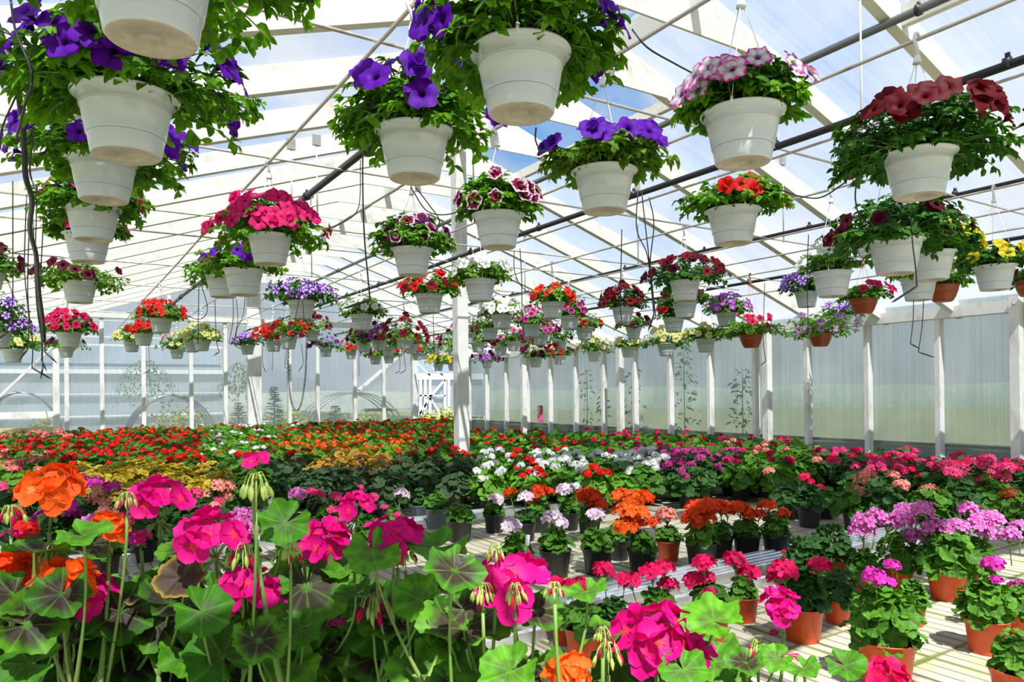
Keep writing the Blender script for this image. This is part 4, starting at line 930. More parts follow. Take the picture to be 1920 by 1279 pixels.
EXPL = [
# grey and black pots along the far side of the open floor
(819, 954, 44, 'pot_grey', 'leaf', S[0], 'grey pot with a low green plant on the kerb, right one of two grey pots', []),
(786, 947, 40, 'pot_grey', 'leaf_dark', S[1], 'grey pot half hidden behind the other grey pot on the kerb', []),
(862, 975, 50, 'pot_black', 'leaf', S[2], 'black pot with a small flowerless plant alone at the left of the open floor', [(846, 935, 10, 'g_brown')]),
(737, 985, 44, 'pot_black', 'leaf', S[1], 'geranium in a dark pot with one white flower head, left of the grey pots', [(752, 923, 31, 'g_blush')]),
(927, 964, 42, 'pot_black', 'leaf', S[0], 'black pot with one pale pink flower head, left of the back pair', [(930, 934, 32, 'g_blush')]),
(985, 980, 42, 'pot_black', 'leaf_dark', S[2], 'black pot with a pale pink head between the pale flowered pots', [(986, 929, 32, 'g_blush'), (955, 922, 28, 'g_scarlet')]),
(969, 1041, 60, 'pot_black', 'leaf', S[1], 'black pot with a blush head and white card, nearest on the open floor', [(960, 983, 40, 'g_blush')]),
(1041, 1031, 62, 'pot_black', 'leaf', S[0], 'black pot with two blush heads beside the pot with the white card', [(1034, 968, 40, 'g_blush'), (1053, 978, 30, 'g_blush')]),
(1012, 963, 42, 'pot_black', 'leaf', S[2], 'black pot with scarlet heads behind the blush flowered pots', [(1010, 920, 36, 'g_scarlet'), (1000, 936, 30, 'g_scarlet'), (1028, 920, 24, 'g_scarlet')]),
(1068, 961, 40, 'pot_black', 'leaf', S[0], 'black pot with a white and orange flower head in the back row', [(1058, 916, 36, 'g_blush'), (1078, 912, 24, 'g_white')]),
(1120, 1027, 60, 'pot_black', 'leaf', S[2], 'black pot with one blush head in front of the orange mass', [(1118, 964, 36, 'g_blush')]),
(1105, 975, 44, 'pot_black', 'leaf', S[1], 'black pot with large orange heads behind the blush flowered one', [(1108, 928, 46, 'g_scarlet'), (1122, 945, 36, 'g_scarlet'), (1092, 925, 30, 'g_scarlet')]),
(1160, 1012, 46, 'pot_black', 'leaf', S[1], 'black pot under the tallest orange flower mass', [(1165, 928, 44, 'g_orange'), (1190, 935, 46, 'g_orange'), (1210, 930, 40, 'g_scarlet')]),
(1204, 1033, 56, 'pot_black', 'leaf', S[0], 'black pot with stacked orange heads nearest the orange pot', [(1168, 955, 48, 'g_orange'), (1194, 962, 50, 'g_orange'), (1172, 985, 46, 'g_orange'), (1190, 980, 40, 'g_scarlet')]),
(1253, 1014, 46, 'pot_orange', 'leaf', S[2], 'orange pot with a salmon flower head among black pots', [(1251, 963, 40, 'g_salmon'), (1224, 977, 30, 'g_scarlet')]),
(1315, 1018, 60, 'pot_black', 'leaf_bright', S[1], 'black pot with a dense scarlet dome of flowers', [(1305, 950, 50, 'g_scarlet'), (1328, 945, 44, 'g_scarlet'), (1297, 970, 42, 'g_scarlet'), (1322, 965, 46, 'g_scarlet'), (1312, 978, 40, 'g_orange')]),
(1352, 1008, 46, 'pot_black', 'leaf', S[0], 'black pot right behind the dense scarlet dome', [(1352, 948, 38, 'g_scarlet'), (1366, 955, 34, 'g_scarlet')]),
(1400, 1003, 52, 'pot_black', 'leaf', S[2], 'black pot with scarlet heads, second from the right of its row', [(1386, 950, 40, 'g_scarlet'), (1408, 962, 34, 'g_scarlet'), (1425, 962, 26, 'g_scarlet')]),
(1456, 1001, 54, 'pot_black', 'leaf', S[1], 'black pot with two scarlet heads at the right end of the scarlet row', [(1438, 945, 36, 'g_scarlet'), (1470, 961, 28, 'g_scarlet')]),
(1517, 951, 46, 'pot_black', 'leaf_dark', N_[0], 'black pot with magenta heads standing alone on the pale floor', [(1507, 893, 24, 'g_crimson'), (1521, 903, 16, 'g_crimson'), (1537, 912, 18, 'g_crimson')]),
(1481, 940, 40, 'pot_black', 'leaf_dark', M_[1], 'black pot with dark leaves left behind the lone magenta one', [(1440, 882, 22, 'g_salmon')]),
(1548, 945, 34, 'pot_black', 'leaf', M_[0], 'black pot just right behind the lone magenta one', [(1560, 862, 26, 'g_crimson')]),
(1602, 958, 44, 'pot_black', 'leaf', M_[2], 'black pot with a salmon pink head left of the zoned leaf plant', [(1608, 920, 32, 'g_salmon')]),
(1660, 962, 46, 'pot_black', 'leaf_dark', M_[3], 'black pot with zoned leaves and salmon heads above the lilac flowers', [(1622, 893, 40, 'g_salmon'), (1690, 909, 32, 'g_salmon'), (1676, 890, 24, 'g_salmon')]),
(1745, 955, 48, 'pot_black', 'leaf', M_[1], 'black pot with salmon head and rose mass, before the right wall', [(1741, 917, 32, 'g_salmon'), (1750, 934, 14, 'g_salmon'), (1785, 885, 36, 'g_rose')]),
(1800, 945, 48, 'pot_black', 'leaf_dark', M_[0], 'black pot with bright rose heads left of the red star flowers', [(1775, 870, 36, 'g_rose'), (1800, 880, 36, 'g_rose'), (1815, 905, 32, 'g_crimson')]),
(1858, 945, 48, 'pot_black', 'leaf', M_[2], 'black pot of rose geraniums nearest the right wall post', [(1848, 863, 36, 'g_rose'), (1845, 898, 30, 'g_crimson'), (1880, 893, 34, 'g_rose'), (1890, 875, 30, 'g_rose')]),
(1905, 968, 46, 'pot_black', 'leaf', M_[3], 'plant with spidery red star flowers at the right edge', [(1893, 925, 36, 'g_red'), (1905, 935, 28, 'g_red')]),
# orange pots on the near right floor
(1394, 1118, 57, 'pot_orange', 'leaf', S[1], 'orange pot with two crimson heads, second of the near row', [(1377, 1047, 46, 'g_crimson'), (1405, 1070, 46, 'g_crimson'), (1390, 1100, 18, 'g_crimson')]),
(1332, 1140, 74, 'pot_orange', 'leaf', S[0], 'orange pot overflowing with crimson heads, left end of the near row', [(1318, 1052, 46, 'g_crimson'), (1300, 1085, 48, 'g_crimson'), (1322, 1080, 40, 'g_crimson'), (1330, 1110, 30, 'g_crimson')]),
(1505, 1137, 78, 'pot_orange', 'leaf_dark', N_[3], 'largest orange pot of the near row with two crimson heads', [(1466, 1066, 56, 'g_crimson'), (1537, 1057, 44, 'g_crimson'), (1450, 1078, 30, 'g_crimson')]),
(1570, 1122, 56, 'pot_orange', 'leaf_dark', N_[1], 'orange pot with only dark green leaves right of the largest one', [(1469, 1034, 10, 'g_crimson')]),
(1660, 1199, 108, 'pot_orange', 'leaf', N_[0], 'biggest front orange pot with a leafy plant and one purple pink head', [(1640, 1078, 46, 'g_purple'), (1668, 1090, 26, 'g_purple'), (1675, 1058, 30, 'g_purple')]),
(1710, 1132, 50, 'pot_orange', 'leaf', N_[3], 'orange pot right behind the biggest front pot', [(1678, 1060, 22, 'g_purple')]),
(1776, 1065, 72, 'pot_orange', 'leaf', N_[1], 'orange pot under the left part of the lilac flower mass', [(1750, 985, 50, 'g_lilac'), (1778, 990, 46, 'g_lilac'), (1798, 985, 40, 'g_lilac'), (1730, 950, 40, 'g_lilac')]),
(1826, 1072, 56, 'pot_orange', 'leaf', N_[2], 'orange pot between two larger ones under the lilac flowers', [(1815, 952, 40, 'g_lilac'), (1838, 980, 46, 'g_lilac'), (1860, 970, 50, 'g_lilac'), (1848, 995, 40, 'g_lilac')]),
(1850, 1160, 78, 'pot_orange', 'leaf', N_[0], 'orange pot with a single thin purple pink head at the right', [(1861, 1055, 42, 'g_purple'), (1868, 1086, 24, 'g_purple')]),
(1912, 1150, 56, 'pot_orange', 'leaf', N_[1], 'orange pot with purple pink flowers at the right picture edge', [(1907, 1098, 36, 'g_purple'), (1890, 1000, 40, 'g_lilac'), (1912, 985, 36, 'g_lilac')]),
(1906, 1255, 92, 'pot_orange', 'leaf', S[1], 'orange pot with low green leaves in the bottom right corner', []),
(1620, 1078, 52, 'pot_orange', 'leaf', N_[3], 'orange pot mostly hidden behind leaves under the left lilac heads', [(1620, 975, 44, 'g_lilac'), (1645, 965, 42, 'g_lilac'), (1618, 990, 48, 'g_lilac'), (1670, 978, 46, 'g_lilac'), (1690, 970, 44, 'g_lilac')]),
(1685, 1062, 54, 'pot_orange', 'leaf', N_[2], 'orange pot hidden in leaves below the drooping lilac head', [(1717, 1005, 54, 'g_lilac'), (1725, 955, 46, 'g_lilac'), (1700, 955, 38, 'g_lilac')]),
(1560, 1048, 56, 'pot_orange', 'leaf_dark', N_[2], 'dark leaved plant without flowers behind the crimson row', []),
(1510, 1060, 54, 'pot_orange', 'leaf_dark', N_[1], 'dark leaved plant left behind the largest orange pot', [(1469, 1033, 10, 'g_crimson')]),
(1095, 1176, 76, 'pot_orange', 'leaf', S[2], 'orange pot with grey lining behind the foreground leaves', [(1092, 1098, 54, 'g_crimson'), (1070, 1095, 36, 'g_crimson')]),
(1057, 1165, 50, 'pot_orange', 'leaf', S[0], 'narrow orange pot left of the grey lined one', [(1045, 1088, 30, 'g_crimson')]),
(1150, 1180, 66, 'pot_orange', 'leaf_dark', N_[3], 'orange pot under small crimson heads near the gutter', [(1131, 1065, 42, 'g_crimson'), (1172, 1085, 36, 'g_crimson')]),
(1235, 1165, 66, 'pot_orange', 'leaf', N_[3], 'orange pot under the crimson heads left of the near row', [(1222, 1068, 48, 'g_crimson'), (1245, 1060, 44, 'g_crimson'), (1180, 1085, 44, 'g_crimson'), (1252, 1093, 40, 'g_crimson')]),
# mixed plants between the foreground and the beds on the left
(45, 1075, 62, 'pot_black', 'leaf_dark', N_[1], 'plant with deep red heads at the left edge behind the foreground', [(48, 990, 50, 'g_red'), (25, 962, 38, 'g_red')]),
(105, 1010, 54, 'pot_black', 'leaf_dark', N_[0], 'plant with lilac purple heads behind the left orange flower', [(118, 945, 56, 'g_purple'), (130, 960, 40, 'g_purple'), (85, 968, 46, 'g_purple'), (145, 895, 34, 'g_purple'), (48, 925, 24, 'g_purple')]),
(170, 1000, 52, 'pot_black', 'leaf_dark', N_[2], 'plant with purple and light pink heads beside the golden leaf bed', [(180, 905, 36, 'g_purple'), (208, 913, 34, 'g_purple'), (189, 938, 40, 'g_salmon'), (190, 918, 30, 'g_salmon')]),
(195, 1040, 58, 'pot_black', 'leaf', N_[0], 'plant with rose pink heads in front of the light pink one', [(180, 972, 44, 'g_lilac'), (200, 962, 42, 'g_salmon'), (235, 970, 36, 'g_rose'), (255, 1010, 36, 'g_purple')]),
(270, 1010, 52, 'pot_black', 'leaf_dark', N_[1], 'dark plant with small salmon heads under the magenta flowers', [(275, 945, 26, 'g_salmon'), (345, 942, 32, 'g_salmon'), (270, 910, 28, 'g_purple')]),
(400, 965, 46, 'pot_black', 'leaf_dark', N_[0], 'plant with pale salmon heads right of the golden leaf bed', [(412, 910, 34, 'g_salmon'), (390, 929, 34, 'g_salmon'), (422, 928, 30, 'g_salmon'), (410, 944, 32, 'g_salmon'), (430, 910, 26, 'g_salmon')]),
(345, 1045, 56, 'pot_black', 'leaf_dark', N_[2], 'dark leaved plant between the magenta flowers on the left', [(345, 1000, 36, 'g_purple')]),
(455, 1060, 60, 'pot_black', 'leaf_dark', N_[3], 'black pot with rose pink heads behind the tall pink bud', [(455, 968, 52, 'g_lilac'), (445, 985, 40, 'g_rose'), (480, 990, 40, 'g_lilac'), (440, 1003, 30, 'g_rose')]),
(540, 1000, 52, 'pot_black', 'leaf', N_[1], 'plant with bright pink heads beside the left floor patch', [(560, 925, 34, 'g_lilac'), (585, 922, 22, 'g_rose'), (600, 925, 22, 'g_rose')]),
(620, 1000, 54, 'pot_black', 'leaf', N_[0], 'green plant with a small pink head right of the left floor patch', [(630, 930, 26, 'g_rose'), (677, 913, 14, 'g_rose'), (625, 955, 20, 'g_rose')]),
(690, 1015, 54, 'pot_black', 'leaf', N_[3], 'leafy plant under the middle magenta flower', [(700, 930, 22, 'g_rose'), (745, 965, 16, 'g_rose'), (720, 950, 14, 'g_rose')]),
(560, 1065, 60, 'pot_black', 'leaf', N_[2], 'black pot low behind the foreground left of the open floor', [(530, 1040, 26, 'g_purple'), (575, 1030, 30, 'g_rose')]),
(650, 1075, 60, 'pot_black', 'leaf', N_[1], 'black pot at the left edge of the open floor', [(630, 1070, 34, 'g_rose')]),
(535, 930, 36, 'pot_grey', 'leaf_dark', M_[1], 'grey pot by the small floor patch before the dark leaved bed', []),
(478, 912, 34, 'pot_grey', 'leaf', M_[0], 'grey pot left of the small floor patch', []),
]
EXPLW = []
for e in EXPL:
    near = e[2] >= 56
    o = explicit(*e[:6], e[6], e[7], um=UM_STAR if 'star flowers' in e[6] else None)
    EXPLW.append(np.array(o.location))

# ------------------------------------------------------------------ the packed beds
def zone(x, y):
    """what grows at a place, by where it shows in the photograph: (leaf, [(flower, share)], heads, label, group)"""
    R = rng.random()
    if x < 140 and y < 822: return ('leaf', 'g_coral', 4, 'pale coral geranium at the left end of the bed below the far wall', 'pale coral geraniums')
    if x < 95 and y > 850 and y < 885: return ('leaf_bright', 'g_coral', 4, 'white and coral flowered geranium at the left picture edge', 'white and coral geraniums')
    if x < 470 and y > 912: return ('leaf_dark', rng.choice(['g_purple', 'g_salmon', 'g_rose', None, None]), 2, 'dark leaved geranium filling the mixed patch behind the foreground on the left', 'mixed geraniums on the left')
    if 500 < x < 790 and y > 905: return ('leaf', rng.choice([None, None, 'g_rose']), 1, 'green geranium filling the patch left of the grey pots', 'green geraniums left of the grey pots')
    if x < 110 and y >= 885: return ('leaf_bright', None, 0, 'light green geranium without flowers at the left behind the orange flower', 'light green geraniums')
    if 125 < x < 415 and y > 864: return ('leaf_gold', None, 0, 'geranium with golden brown zoned leaves in the golden bed at the left', 'golden leaved geraniums')
    if x < 380 and y > 815: return ('leaf', 'g_red', 3, 'red geranium packed in the long bed on the left', 'red geraniums on the left')
    if x < 380: return ('leaf', 'g_scarlet', 2, 'scarlet geranium in the row under the far wall on the left', 'scarlet geraniums by the far wall')
    if 585 < x < 745 and 848 < y < 868: return ('leaf_copper', None, 0, 'geranium with copper coloured leaves before the orange flowers', 'copper leaved geraniums')
    if 530 < x < 760 and 812 < y <= 846: return ('leaf_bright', 'g_orange', 3, 'orange geranium in the middle of the far bed', 'orange geraniums in the far bed')
    if 380 <= x < 560 and y < 850: return ('leaf_bright', rng.choice(['g_white', 'g_red', None]), 2, 'bright green geranium with a few white or red heads left of the orange ones', 'bright green geraniums')
    if 380 <= x < 480: return ('leaf', rng.choice([None, 'g_red']), 1, 'green geranium between the golden bed and the dark leaved bed', 'green geraniums by the dark bed')
    if 480 <= x < 900 and y >= 858: return ('leaf_gray', rng.choice([None, 'g_brown', 'g_brown', None]), 2, 'dusky dark leaved geranium in the bed behind the grey pots', 'dusky leaved geraniums')
    if 380 <= x < 860: return ('leaf', rng.choice(['g_red', 'g_red', 'darkred', None]), 2, 'red geranium in the bed left of the pillar', 'red geraniums left of the pillar')
    if x < 985 and y > 848: return ('leaf_bright', rng.choice(['g_white', 'g_white', 'g_red']), 3, 'light green geranium with white or red heads right of the pillar foot', 'white and red geraniums by the pillar')
    if 975 < x < 1240 and 850 < y < 880: return ('leaf', 'g_white', 7, 'white geranium in the white flowered patch right of the pillar', 'white geraniums')
    if 975 < x < 1200 and y >= 880: return ('leaf_bright', rng.choice(['g_red', 'g_red', None]), 3, 'geranium with red heads in front of the white flowered patch', 'red geraniums before the white patch')
    if 1160 < x < 1385 and 844 < y < 890: return ('leaf_dark', 'magenta', 5, 'magenta geranium in the patch right of the white flowers', 'magenta geraniums')
    if x >= 1530 and y > 843: return ('leaf_dark', rng.choice(['g_rose', 'g_rose', 'g_crimson']), 5, 'rose pink geranium in the bed along the right wall', 'rose geraniums along the right wall')
    if x >= 1350: return ('leaf', rng.choice(['g_salmon', 'g_crimson', None]), 2, 'green geranium with few pink heads before the right wall', 'green geraniums before the right wall')
    if y >= 880: return ('leaf', rng.choice(['g_rose', None, None]), 1, 'green geranium with hardly a flower between the magenta patch and the scarlet row', 'green geraniums behind the scarlet row')
    if x > 1140: return ('leaf_bright' if R < .4 else 'leaf', rng.choice(['g_crimson', 'g_crimson', None]), 1, 'green geranium with a few crimson heads along the right wall', 'green geraniums along the right wall')
    return ('leaf', rng.choice(['g_red', None, 'g_red']), 1, 'dark green geranium with a few red heads behind the pillar', 'green geraniums behind the pillar')
def bed_limit(x):
    K = [(-80, 1035), (430, 1035), (470, 965), (520, 925), (545, 975), (745, 985), (770, 950), (830, 950), (900, 965), (1080, 965), (1290, 955), (1330, 940), (1420, 948), (1480, 950), (1500, 925), (1580, 930), (1620, 968), (2000, 975)]
    for (a, ya), (b, yb) in zip(K[:-1], K[1:]):
        if x <= b: return ya + (yb - ya) * (x - a) / (b - a)
    return 975
def bed_top(x):
    K = [(-99, 700), (868, 700), (872, 803), (1300, 813), (1500, 826), (1560, 840), (1640, 846), (1920, 862), (2100, 880)]
    for (a, ya), (b, yb) in zip(K[:-1], K[1:]):
        if x <= b: return ya + (yb - ya) * (x - a) / (b - a)
    return 880
spots = []
yy = 2.5; row = 0
while yy < 14.8:
    st = .275 if yy < 8 else .34
    xx = -2. + (row % 2) * st / 2
    while xx < 7.75:
        P = np.array([xx + rng.uniform(-.04, .04), yy + rng.uniform(-.04, .04), 0.])
        px, py, k = proj(P); tx, ty, _ = proj(P + (0, 0, .28))
        if -70 < tx < 1985 and py < bed_limit(px) and ty > bed_top(tx) and all(np.hypot(*(P - q)[:2]) > .17 for q in EXPLW) and math.hypot(P[0] - RX, P[1] - 6.38) > .13:
            spots.append((k, P, tx, ty))
        xx += st
    yy += st * .9; row += 1
spots.sort(key=lambda s: s[0])
N_IND = 236
print('BED PLANTS', len(spots))
rest = MB()
palette = ['leaf', 'leaf_bright', 'leaf_dark', 'leaf_gray', 'leaf_gold', 'leaf_copper']
flpal = ['g_red', 'g_scarlet', 'g_orange', 'g_white', 'g_coral', 'g_crimson', 'g_rose', 'magenta', 'darkred', 'g_salmon', 'g_brown']
def mesh_arrays(me):
    n = len(me.vertices); V = np.empty(n * 3); me.vertices.foreach_get('co', V)
    A = np.empty(n * 3, np.float32); me.attributes['lf'].data.foreach_get('vector', A)
    return V.reshape(-1, 3), [tuple(p.vertices) for p in me.polygons], [p.material_index for p in me.polygons], A.reshape(-1, 3)
GFA = [mesh_arrays(m) for m in GF_LO]; UMA = [mesh_arrays(m) for m in UM_LO]
for i, (k, P, tx, ty) in enumerate(spots):
    leaf, fl, nh, lab, grp = zone(tx, ty)
    r_ = random.Random(i * 7 + 3)
    dia = .15 * r_.uniform(.95, 1.1)
    hs = []
    if fl:
        for q in range(max(1, nh + r_.choice((-1, 0, 0, 1)))):
            a = r_.random() * 6.28; rr = r_.uniform(.1, .85) * dia
            hs.append((P + np.array([math.cos(a) * rr, math.sin(a) * rr, dia * (1.74 + r_.uniform(.0, .5) - .35 * rr / dia)]), .085 * r_.uniform(.8, 1.15), fl))
    if leaf == 'leaf_gray' and fl == 'g_brown': hs = [(p + np.array([0, 0, .06]), w * .55, c) for p, w, c in hs]
    if i < N_IND:
        mid = k < 7.5
        o = pot_plant(P, dia, 'pot_black', leaf, r_.choice(GF_MD if mid else GF_LO), lab, grp, [(p, w, c) for p, w, c in hs], r_, 1.14)
        if not mid:
            for c in o.children:
                if c.name.startswith('flower_head'):
                    m = c.material_slots[0].material; c.data = r_.choice(UM_LO); setmat(c, m)
    else:
        V, F, Mi, A = r_.choice(GFA); a = r_.random() * 6.28; ca, sa = math.cos(a), math.sin(a)
        Rz = np.array([(ca, sa, 0), (-sa, ca, 0), (0, 0, 1)])
        rest.add(V @ Rz * dia * 1.14 + P + (0, 0, .72 * dia), F, palette.index(leaf), A)
        for p, w, c in hs:
            V, F, Mi, A = r_.choice(UMA)
            rest.add(V * w + p, F, [len(palette) + flpal.index(c) if m == 0 else len(palette) + len(flpal) for m in Mi], A)
if rest.n:
    o = rest.build('geranium_plants', [MT[p] for p in palette] + [FL[f] for f in flpal] + [MT['stem']])
    tag(o, 'carpet of distant geraniums filling the far end of the beds', 'flower bed', kind='stuff')
# ------------------------------------------------------------------ big geraniums right in front
UM_ONE = [umbel(51, 2, 2, -.6, .5), umbel(52, 2, 3, -.5, .5)]
def bud_mesh(seed, n=13):
    r_ = random.Random(seed); b = MB()
    for i in range(n):
        a = i * 2.4 + r_.uniform(-.3, .3); rr = r_.uniform(.12, .40); up = r_.uniform(.0, .18)
        e = np.array([rr * math.cos(a), rr * math.sin(a), -.12 - .55 * rr + up * .5])
        P = bez((0, 0, 0), (e[0] * .6, e[1] * .6, .16 + up), e, 4); b.tube(P, .018, 4, 0, False)
        d = norm(e - P[-2]); b.tube([e - d * .02, e + d * .08, e + d * .18, e + d * .28, e + d * .34], [.03, .06, .065, .035, .006], 6, 0 if r_.random() < .8 else 1)
    b.tube([(0, 0, -.05), (0, 0, -.95)], [.026, .024], 5, 0); b.lathe([(0, .04), (.07, .02), (.06, -.04), (.02, -.06)], 7, 0)
    return b.mesh('bud_cluster', [MT['bud'], FL['g_crimson']])
MT['bud'] = pbr('yellow_green_bud', (.24, .36, .06), .5, noise=((.34, .40, .08), 20, .4, .6))
BUDS = [bud_mesh(s) for s in range(3)]
# column px, depth, label
FGP = [
(20, 1.00, 'foreground geranium at the left edge with a red orange head cut by the frame'),
(115, .98, 'foreground geranium with the large orange flower head at upper left'),
(215, 1.02, 'foreground geranium with overlapping orange and magenta heads low at the left'),
(300, 1.08, 'foreground geranium with a tall magenta head in front of the golden bed'),
(410, 1.00, 'foreground geranium with a wide magenta head above a bronze leaf'),
(500, .95, 'foreground geranium whose single pink bloom tops the tallest stem'),
(630, 1.10, 'foreground geranium with two magenta heads left of the floor patch'),
(760, 1.02, 'foreground geranium with a magenta head above a bent fleshy stem'),
(930, .86, 'foreground geranium with the widest magenta head and a big dark zoned leaf'),
(1070, .80, 'foreground geranium with an orange head cut by the bottom edge'),
(1240, .88, 'foreground geranium with the big bright magenta head right of centre'),
(1430, 1.00, 'foreground geranium leaning right with a light magenta head over the floor'),
(1640, .95, 'foreground geranium of which only a crimson head shows at the bottom edge right'),
]
# px, py, width px, colour, shape set ('n' normal, 'o' single)
FGH = [
(22, 1062, 95, 'g_scarlet', 'n'), (100, 910, 120, 'g_orange', 'n'), (208, 985, 78, 'g_orange', 'n'), (120, 1085, 118, 'g_orange', 'n'), (158, 1108, 122, 'g_magenta', 'n'),
(300, 930, 118, 'g_magenta', 'n'), (395, 998, 138, 'g_magenta', 'n'), (470, 1104, 142, 'g_magenta', 'n'), (474, 866, 56, 'g_magenta', 'o'), (612, 1008, 112, 'g_magenta', 'n'),
(738, 1002, 120, 'g_magenta', 'n'), (668, 945, 82, 'g_magenta', 'n'), (625, 1178, 54, 'g_magenta', 'o'), (952, 1088, 172, 'g_magenta', 'n'), (1232, 1188, 172, 'g_magenta', 'n'),
(1318, 1222, 70, 'g_magenta', 'o'), (1068, 1258, 100, 'g_orange', 'n'), (1464, 1130, 84, 'g_magenta', 'n'), (1492, 1236, 34, 'g_crimson', 'o'), (1664, 1264, 92, 'g_crimson', 'n'),
(745, 1025, 56, 'g_red', 'o'), (265, 1005, 40, 'g_magenta', 'o'), (20, 1005, 40, 'g_magenta', 'o'), (620, 1085, 60, 'g_crimson', 'n'), (570, 1025, 40, 'g_magenta', 'o')]
FGB = [(480, 912, 70), (238, 938, 44), (100, 1045, 70), (455, 1040, 64), (700, 1140, 74), (905, 1112, 54), (965, 1112, 50), (1040, 1105, 40), (1420, 1215, 50), (1140, 1225, 60), (1130, 1190, 40), (545, 1035, 50), (1240, 1230, 56), (705, 1045, 50), (20, 965, 50), (930, 1035, 44), (760, 1040, 44)]
# px, py, width px, kind (z dark zoned, g green, b bronze), facing (f camera, u upwards)
FGL = [(872, 1168, 165, 'z', 'f'), (575, 1110, 150, 'z', 'f'), (338, 1088, 88, 'b', 'f'), (262, 1118, 80, 'b', 'u'), (60, 1172, 120, 'z', 'f'), (162, 1218, 140, 'z', 'f'), (218, 1152, 120, 'z', 'f'),
(330, 1128, 140, 'z', 'u'), (412, 1222, 130, 'g', 'f'), (338, 1205, 120, 'z', 'f'), (455, 1165, 130, 'z', 'f'), (70, 1032, 120, 'z', 'u'), (178, 1022, 110, 'z', 'u'), (530, 985, 92, 'g', 'f'), (350, 1032, 105, 'z', 'u'),
(160, 1005, 90, 'g', 'u'), (700, 1042, 100, 'g', 'u'), (812, 1028, 120, 'g', 'u'), (850, 1075, 110, 'z', 'u'), (735, 1172, 150, 'g', 'f'), (700, 1225, 130, 'z', 'f'), (1012, 1150, 100, 'z', 'u'), (885, 1252, 100, 'g', 'f'),
(950, 1262, 110, 'g', 'f'), (782, 1262, 110, 'g', 'f'), (1125, 1190, 100, 'z', 'u'), (595, 1225, 110, 'z', 'f'), (545, 1255, 100, 'g', 'f'), (250, 1252, 110, 'z', 'f'), (45, 1245, 110, 'g', 'f'), (1330, 1160, 110, 'g', 'u'),
(1100, 1112, 80, 'g', 'u'), (1345, 1245, 90, 'g', 'f'), (1395, 1245, 70, 'z', 'u'), (640, 1065, 90, 'g', 'u'), (490, 1205, 100, 'z', 'f'), (300, 1175, 100, 'z', 'f'), (110, 1120, 100, 'z', 'f'), (20, 1120, 100, 'z', 'f'),
(385, 1150, 100, 'g', 'f'), (650, 1180, 100, 'z', 'f'), (780, 1120, 90, 'g', 'f'), (640, 1265, 110, 'g', 'f'), (1190, 1262, 90, 'g', 'f'), (1450, 1235, 60, 'g', 'f'), (1590, 1250, 70, 'g', 'u'), (1285, 1262, 90, 'g', 'f'), (1510, 1255, 60, 'g', 'u'), (660, 1115, 80, 'g', 'u'), (560, 1185, 80, 'g', 'f'), (1030, 1275, 90, 'z', 'f')]
rf = random.Random(99)
for _ in range(190): FGL.append((rf.uniform(-30, 860), rf.uniform(1130, 1330), rf.uniform(75, 120), rf.choice('zzgg'), rf.choice('fu')))
for _ in range(36): FGL.append((rf.uniform(860, 1420), rf.uniform(1235, 1330), rf.uniform(70, 105), rf.choice('zgg'), rf.choice('fu')))
for _ in range(70): FGL.append((rf.uniform(-20, 900), rf.uniform(1090, 1300), rf.uniform(48, 76), rf.choice('zggg'), rf.choice('fu')))
UPV = np.array([0, 0, 1.])
class FG: pass
fgs = []
for i, (px, D, lab) in enumerate(FGP):
    g = FG(); P = at_d(px, 1279, D); g.px = px; g.D = D; g.base = np.array([P[0], P[1], 0.]); g.lab = lab
    g.o = empty('foreground_geranium', g.base, lab, 'potted plant', 'geraniums in the foreground')
    p = inst('pot', POT_G, g.o); p.scale = (.21,) * 3; setmat(p, MT['pot_black']); s_ = inst('soil', SOIL_G, p); s_.location = (0, 0, .7)
    g.leaf = MB(); g.stem = MB(); g.r = random.Random(i); g.axis = []
    for k in range(3):
        a = k * 2.1 + g.r.random(); e = np.array([math.cos(a) * .05, math.sin(a) * .05, .38 + .035 * k])
        Q = bez((math.cos(a) * .02, math.sin(a) * .02, .13), (math.cos(a) * .02, math.sin(a) * .02, .32), e, 8); g.axis.append(Q)
        g.stem.tube(Q, [.007] * 4 + [.0065, .006, .0055, .0045, .003], 7)
    fgs.append(g)
def owner(px): return min(fgs, key=lambda g: abs(g.px - px))
for px, py, w, col, kind in FGH:
    g = owner(px); D = g.D * (1 + .10 * (940 - py) / 940 if py < 940 else 1) + .0
    D = g.D + g.r.uniform(-.03, .03); P = at_d(px, py, D); wd = w * D / FPX
    me = g.r.choice(UM_HI) if kind == 'n' else g.r.choice(UM_ONE)
    q = inst('flower_head', me, g.o)
    c = norm(CP - P)
    tl = norm(UPV * 1.0 + c * .55 + np.array([g.r.uniform(-.15, .15), g.r.uniform(-.15, .15), 0]))
    if kind == 'o': tl = norm(UPV * 1. + c * .8)
    sc = wd * (1.0 if kind == 'n' else 1.15)
    q.matrix_local = Matrix.Translation(Vector(P - g.base)) @ rot_to(tl, (g.r.uniform(-1, 1), g.r.uniform(-1, 1), 0)).to_4x4() @ Matrix.Scale(sc, 4)
    setmat(q, FL[col])
    hub = P - g.base - tl * (.9 * sc)
    ax = g.r.choice(g.axis); st = ax[-1] if hub[2] > ax[-1][2] + .06 else ax[4]
    g.stem.tube(bez(hub, hub - np.array([0, 0, .35 * (hub[2] - st[2])]) - tl * .04, st, 8), [.0028] * 5 + [.0034, .004, .0045, .005], 6)
